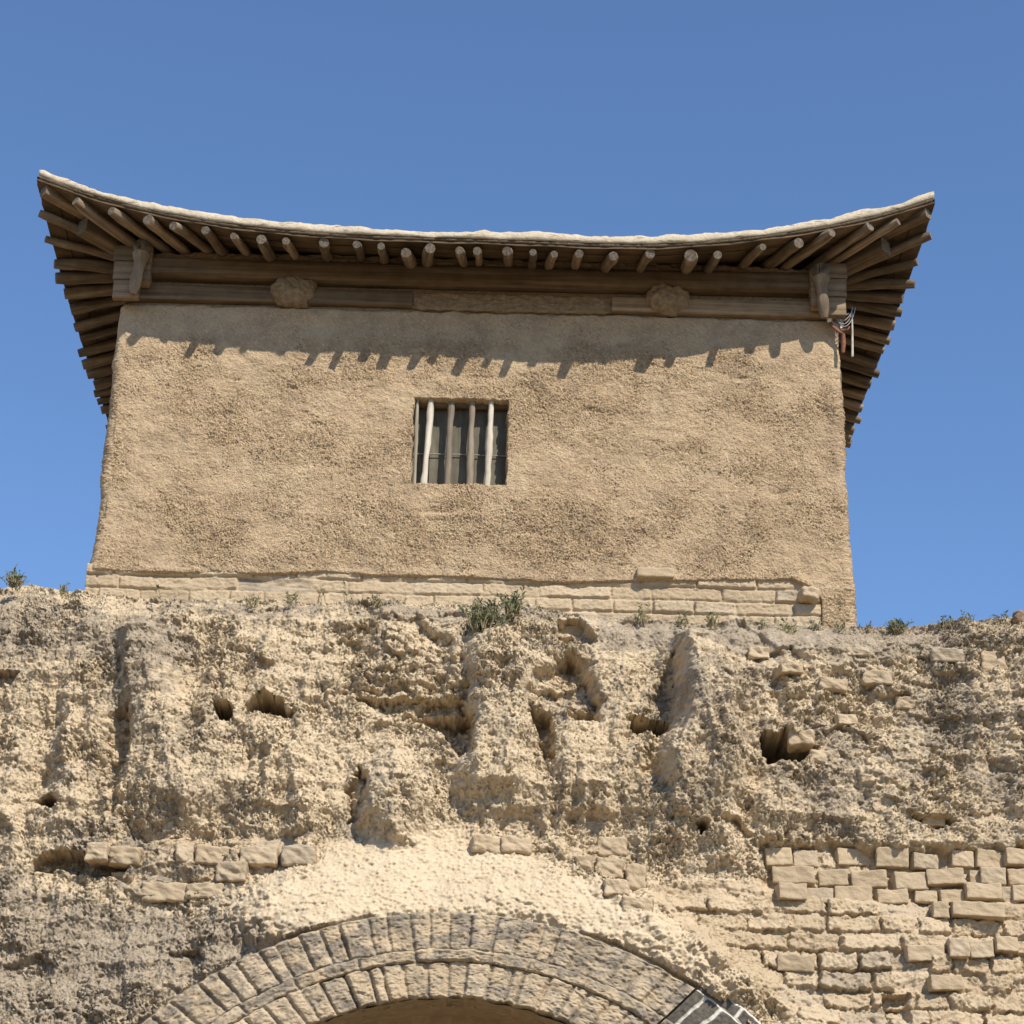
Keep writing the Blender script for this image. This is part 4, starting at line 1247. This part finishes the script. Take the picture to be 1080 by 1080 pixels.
for xs_ in (TX0 + .02, TX1 - .02):
    timber('eave_beam', (xs_, TY0 - .1, 9.865), (xs_, TY1 + .1, 9.865), .16, .15, M['beam'], 4)
timber('eave_beam', (TX0, TY1 + .02, 9.865), (TX1, TY1 + .02, 9.865), .16, .15, M['beam'], 6)
blob_box('mud_infill', (TX0 + .10, (TY0 + TY1) / 2, 9.76), (.14, TY1 - TY0 - .3, .42), M['mud'], TOWER, 10, edge=.1, sub=24)
blob_box('mud_infill', (TX1 - .10, (TY0 + TY1) / 2, 9.76), (.14, TY1 - TY0 - .3, .42), M['mud'], TOWER, 11, edge=.1, sub=24)
# mud lumps over the cross beam ends
for px, py, sz in ((309, 304, .33), (705, 312, .33)):
    p = at(px, py, TY0 - .06)
    blob_box('beam_end_mud', (p[0], TY0 + .0, p[2]), (sz, .22, sz * .84), M['mud'], TOWER, px, (0, 0, .2), edge=.85, amp=.035, sub=30, label='mud daubed round end of a cross beam')
for side in (0, 1):
    sg = -1 if side == 0 else 1
    cx = TX0 if side == 0 else TX1
    tipx = RX0 if side == 0 else RX1
    # corner boards: three planks of the side beam ends seen face on
    x0 = cx + sg * .06; x1 = cx - sg * .16
    for k, (za, zb_) in enumerate(((9.865, 10.0), (9.70, 9.86), (9.535, 9.695))):
        xa = x0 - sg * (.012 * k)
        timber('corner_board', (min(xa, x1), TY0 - .118, (za + zb_) / 2), (max(xa, x1), TY0 - .118, (za + zb_) / 2), .05, zb_ - za, M['beam'], 20 + k + side * 5, amp=.004)
    # bracket: round log head with a long tapering peg under it
    p = at(149, 266, TY0 - .2) if side == 0 else at(866, 291, TY0 - .2)
    b = MB()
    pts = [(p[0], TY0 - .12, p[2] + .085), (p[0], TY0 - .19, p[2] + .05), (p[0] - sg * .0, TY0 - .20, p[2] - .02), (p[0] - sg * .002, TY0 - .195, p[2] - .09), (p[0] - sg * -.004, TY0 - .19, p[2] - .17),
           (p[0] + sg * .006, TY0 - .188, p[2] - .22), (p[0] + sg * .01, TY0 - .18, p[2] - .29), (p[0] + sg * .012, TY0 - .165, p[2] - .345)]
    if side == 0: pts = [(q[0] - .0 if k < 3 else q[0] - .02 * (k - 2) / 5, q[1], q[2]) for k, q in enumerate(pts)]
    rr = [.050, .068, .066, .046, .040, .046, .042, .026]
    b.tube(pts, rr, 14)
    o = b.build('corner_bracket', M['bracket'], TOWER)
    blob_box('corner_bracket_block', (p[0] - sg * .02, TY0 - .10, p[2] - .06), (.11, .10, .34), M['beam'], TOWER, 41 + side, edge=.3, amp=.008)
    # hip beams: a long upper one to the tip, a thicker stepped one under it
    zt = float(zroof(tipx, RY0))
    inner = Vector((cx - sg * .45, TY0 + .45, 10.12))
    tip = Vector((tipx - sg * .03, RY0 + .03, zt - .055))
    timber('hip_rafter', inner + Vector((0, 0, .03)), tip, .11, .11, M['beam'], 51 + side, 1.1, .75)
    low = inner.lerp(tip, .74)
    timber('hip_rafter', inner + Vector((0, 0, -.10)), low + Vector((0, 0, -.115)), .15, .15, M['beam'], 53 + side, 1.15, .85)
    # back corners
    tipb = Vector((tipx - sg * .03, RY1 - .03, zt - .055))
    timber('hip_rafter', Vector((cx - sg * .45, TY1 - .45, 10.12)), tipb, .11, .11, M['beam'], 55 + side, 1.1, .75)

# ------------------------------------------------------------------ wires hanging at the corner
def hardware():
    yk = TY0 - .075
    base = at(882, 345, yk)
    root = empty('cable_bracket', tuple(base))
    tag(root, 'rusty iron cable bracket with white insulator and loose wires under the right eave', 'cable bracket')
    b = MB()
    b.tube([at(875, 338, yk), at(877, 343, yk), at(884, 349, yk), at(889, 353, yk), at(889.5, 362, yk), at(889, 372, yk)], [.012, .014, .015, .018, .020, .014], 8)
    b.tube([at(884, 349, yk), at(893, 348, yk + .01), at(897, 344, yk + .03)], [.012, .010, .010], 8)
    b.build('iron_bracket', M['rust'], root)
    b = MB()
    b.tube([at(874.5, 330, yk), at(874.7, 333, yk), at(875, 338.5, yk), at(875, 340, yk)], [.012, .021, .020, .012], 12)
    b.build('insulator', M['white'], root)
    b = MB()
    b.tube([at(886.5, 337, yk), at(886.7, 341, yk), at(887, 347, yk)], [.006, .010, .009], 10)
    b.build('insulator', M['white'], root)
    b = MB()
    b.tube([at(898.5, 330, yk), at(899, 350, yk), at(899, 376, yk)], [.006, .008, .010], 10)
    b.build('conduit', M['conduit'], root)
    rs = random.Random(4)
    for k in range(5):
        b = MB(); pts = []
        x0, x1 = 873 + rs.uniform(0, 8), 898 + rs.uniform(-3, 1)
        sag = rs.uniform(4, 20); ph = rs.uniform(0, 6)
        for j in range(20):
            f = j / 19
            pts.append(at(x0 + (x1 - x0) * f + 4 * math.sin(f * 7 + ph), 327 + sag * math.sin(math.pi * f) + 4 * math.sin(f * 9 + ph), yk + .03 * math.sin(f * 5 + ph)))
        b.tube(pts, [.0036] * 20, 6)
        b.build('wire', M['wire'], root)


hardware()

# ------------------------------------------------------------------ plants
def plant(name, px, py, wpx, hpx, Y, label, cat, mat, seed, style, group='weeds along the top of the wall'):
    base = at(px, py, Y)
    s = Y * 1.09 / 2160
    w, h = wpx * s, hpx * s
    rs = random.Random(seed)
    root = empty(name, tuple(base))
    tag(root, label, cat, group)
    st = MB(); lf = MB(); sp_ = []
    n = {'shrub': int(46 * max(1, w / .25)), 'sprig': 3, 'tuft': 16}[style]
    for k in range(n):
        a = rs.uniform(0, 6.28); sp = rs.uniform(.05, 1.0) ** .7
        H = h * rs.uniform(.45, 1.05) * (1 - .35 * sp)
        x0 = base[0] + rs.uniform(-.28, .28) * w; y0 = base[1] + rs.uniform(-.08, .08); z0 = base[2] - .03
        ex = x0 + math.cos(a) * sp * w * .34; ey = y0 + math.sin(a) * sp * w * .34 * .8; ez = z0 + H
        pts = []
        for j in range(5):
            f = j / 4
            pts.append((x0 + (ex - x0) * f ** 1.4 + rs.uniform(-.004, .004), y0 + (ey - y0) * f ** 1.4, z0 + (ez - z0) * f - .02 * sp * f * f * H))
        st.tube(pts, [.0035, .003, .0026, .002, .001], 5); sp_.append(pts)
        m = max(4, int(H / .016))
        for j in range(m):
            f = rs.uniform(.18, 1.0)
            i = min(3, int(f * 4)); g = f * 4 - i
            q = Vector(pts[i]).lerp(Vector(pts[i + 1]), g)
            d = Vector((rs.uniform(-1, 1), rs.uniform(-1, 1), rs.uniform(.1, 1.1))).normalized()
            L = rs.uniform(.018, .042) * (1.2 if style == 'shrub' else 1); ww = L * rs.uniform(.12, .2)
            sd = d.cross(Vector((rs.uniform(-1, 1), rs.uniform(-1, 1), .3))).normalized() * ww
            mid = q + d * L * .5 + Vector((0, 0, .003))
            lf.add([q, mid + sd, q + d * L, mid - sd], [(0, 1, 2, 3)])
    if style == 'sprig':
        for q in range(n):
            one = MB(); one.tube(sp_[q], [.0035, .003, .0026, .002, .001], 5); one.build('stem', M['stem'], root)
    else:
        st.build('stems', M['stem'], root)
    lf.build('foliage', M[mat], root)
    return root


def wy(px, py, off=.0):
    return float(yb(W(px, py)[1])) - .05 + off


PL = [
    ('wall_shrub', 512, 662, 58, 42, 13.05, 'large green spiky shrub growing below the middle of the tower plinth', 'shrub', 'leafg', 'shrub'),
    ('wall_shrub', 541, 644, 28, 30, 13.18, 'upright green shoots just right of the largest shrub', 'shrub', 'leafg', 'shrub'),
    ('weed_tuft', 677, 652, 26, 20, 13.32, 'yellow green tuft in front of the plinth under the single grey brick', 'weed', 'leafy', 'tuft'),
    ('weed_tuft', 720, 656, 15, 18, 13.34, 'narrow green tuft just right of the yellow green tuft by the plinth', 'weed', 'leafg', 'tuft'),
    ('weed_tuft', 752, 659, 14, 18, 13.34, 'thin upright weed before the dark brick of the plinth', 'weed', 'leafy', 'tuft'),
    ('weed_tuft', 806, 661, 16, 16, 13.34, 'pale dusty weed at the plinth, left of two wider dusty weeds', 'weed', 'leafd', 'tuft'),
    ('weed_tuft', 830, 668, 26, 24, 13.30, 'widest dusty weed near the right end of the plinth', 'weed', 'leafy', 'tuft'),
    ('weed_tuft', 862, 666, 24, 20, 13.32, 'dusty green weed below the crumbled brick end of the plinth', 'weed', 'leafd', 'tuft'),
    ('weed_tuft', 885, 664, 14, 12, 13.33, 'tiny grey green weed at the foot of the right plaster corner', 'weed', 'leafd', 'tuft'),
    ('weed_tuft', 913, 664, 18, 9, 13.36, 'low weed on the wall top just outside the right tower corner', 'weed', 'leafd', 'tuft'),
    ('weed_tuft', 945, 664, 26, 16, 13.30, 'dense grey green clump against the sky right of the tower', 'weed', 'leafg', 'shrub'),
    ('weed_tuft', 997, 658, 20, 14, 13.34, 'small weed against the sky, leftmost of three near the right edge', 'weed', 'leafd', 'tuft'),
    ('weed_tuft', 1018, 656, 22, 12, 13.34, 'low weed against the sky, middle one of three near the right edge', 'weed', 'leafg', 'tuft'),
    ('weed_tuft', 1054, 653, 24, 10, 13.34, 'low weed against the sky beside the reddish stone', 'weed', 'leafd', 'tuft'),
    ('weed_tuft', 15, 614, 26, 17, 13.28, 'grey green clump against the sky at the far left of the wall top', 'weed', 'leafg', 'shrub'),
    ('weed_tuft', 68, 624, 20, 12, 13.26, 'straw coloured weed on the wall top just left of the tower', 'weed', 'leafy', 'tuft'),
    ('weed_sprig', 168, 626, 10, 16, 13.36, 'thin sprig in front of the left part of the plinth, leftmost of its sprigs', 'weed', 'leafd', 'sprig'),
    ('weed_tuft', 266, 634, 24, 13, 13.30, 'sparse weed below the plinth between the left corner and the window', 'weed', 'leafd', 'tuft'),
    ('weed_tuft', 308, 634, 20, 16, 13.32, 'green weed below the plinth, left of two tall thin sprigs', 'weed', 'leafg', 'tuft'),
    ('weed_sprig', 342, 630, 14, 24, 13.36, 'tall thin sprig before the plinth, left one of a pair', 'weed', 'leafd', 'sprig'),
    ('weed_sprig', 368, 631, 14, 24, 13.36, 'tall green sprig before the plinth, right one of a pair', 'weed', 'leafg', 'sprig'),
    ('weed_tuft', 398, 634, 16, 12, 13.30, 'low green weed by the plinth below the left window jamb', 'weed', 'leafg', 'tuft'),
]
for i, a in enumerate(PL):
    plant(*a[:9], 40 + i, a[9])

p = at(1076, 652, 13.3)
b = blob_box('loose_stone', (p[0], 13.3, p[2]), (.10, .09, .10), M['stone'], None, 77, (.2, .3, .4), edge=.6, amp=.02)
tag(b, 'small reddish stone lying on the wall top at the right edge', 'stone')

# ------------------------------------------------------------------ ground, light, sky, camera
n = 60
gx = np.sign(np.linspace(-1, 1, n)) * np.abs(np.linspace(-1, 1, n)) ** 3 * 3000
GX, GY = np.meshgrid(gx, gx)
G = mesh_np('ground', np.stack([GX, GY + 5, .02 * fbm(GX / 3, GY / 3, 1501, 3)], 2).reshape(-1, 3), gridfaces(n, n), M['sand'])
tag(G, 'pale sandy ground in front of the fortress wall', 'ground', kind='structure')

SUN_EL, SUN_AZ = R(45), R(31)            # azimuth measured from behind the camera towards the right
sd = Vector((math.sin(SUN_AZ) * math.cos(SUN_EL), -math.cos(SUN_AZ) * math.cos(SUN_EL), math.sin(SUN_EL)))
sun = bpy.data.lights.new('sun', 'SUN'); sun.energy = 5.0; sun.angle = R(.53); sun.color = (1, .93, .82)
so = bpy.data.objects.new('sun', sun); so.rotation_euler = sd.to_track_quat('Z', 'Y').to_euler(); so.location = sd * 40
COL.objects.link(so)
wd = bpy.data.worlds.new('World'); SC.world = wd; wd.use_nodes = True
nt = wd.node_tree; bg = nt.nodes['Background']
sk = nt.nodes.new('ShaderNodeTexSky'); sk.sky_type = 'NISHITA'; sk.sun_disc = False
sk.sun_elevation = SUN_EL
sk.sun_rotation = math.pi - SUN_AZ
sk.altitude = 0; sk.air_density = 1.0; sk.dust_density = 0; sk.ozone_density = 7.0
nt.links.new(sk.outputs[0], bg.inputs[0]); bg.inputs[1].default_value = .15

cam = bpy.data.cameras.new('camera'); cam.sensor_width = 36; cam.lens = 36 * FPX / 1080; cam.clip_end = 8000
co = bpy.data.objects.new('camera', cam)
mm = Matrix(((_r[0], _u[0], -_f[0], CAM[0]), (_r[1], _u[1], -_f[1], CAM[1]), (_r[2], _u[2], -_f[2], CAM[2]), (0, 0, 0, 1)))
co.matrix_world = mm
COL.objects.link(co); SC.camera = co
vs = SC.view_settings
vs.view_transform = 'Standard'; vs.look = 'None'; vs.exposure = 0.25; vs.gamma = 1; vs.use_curve_mapping = False
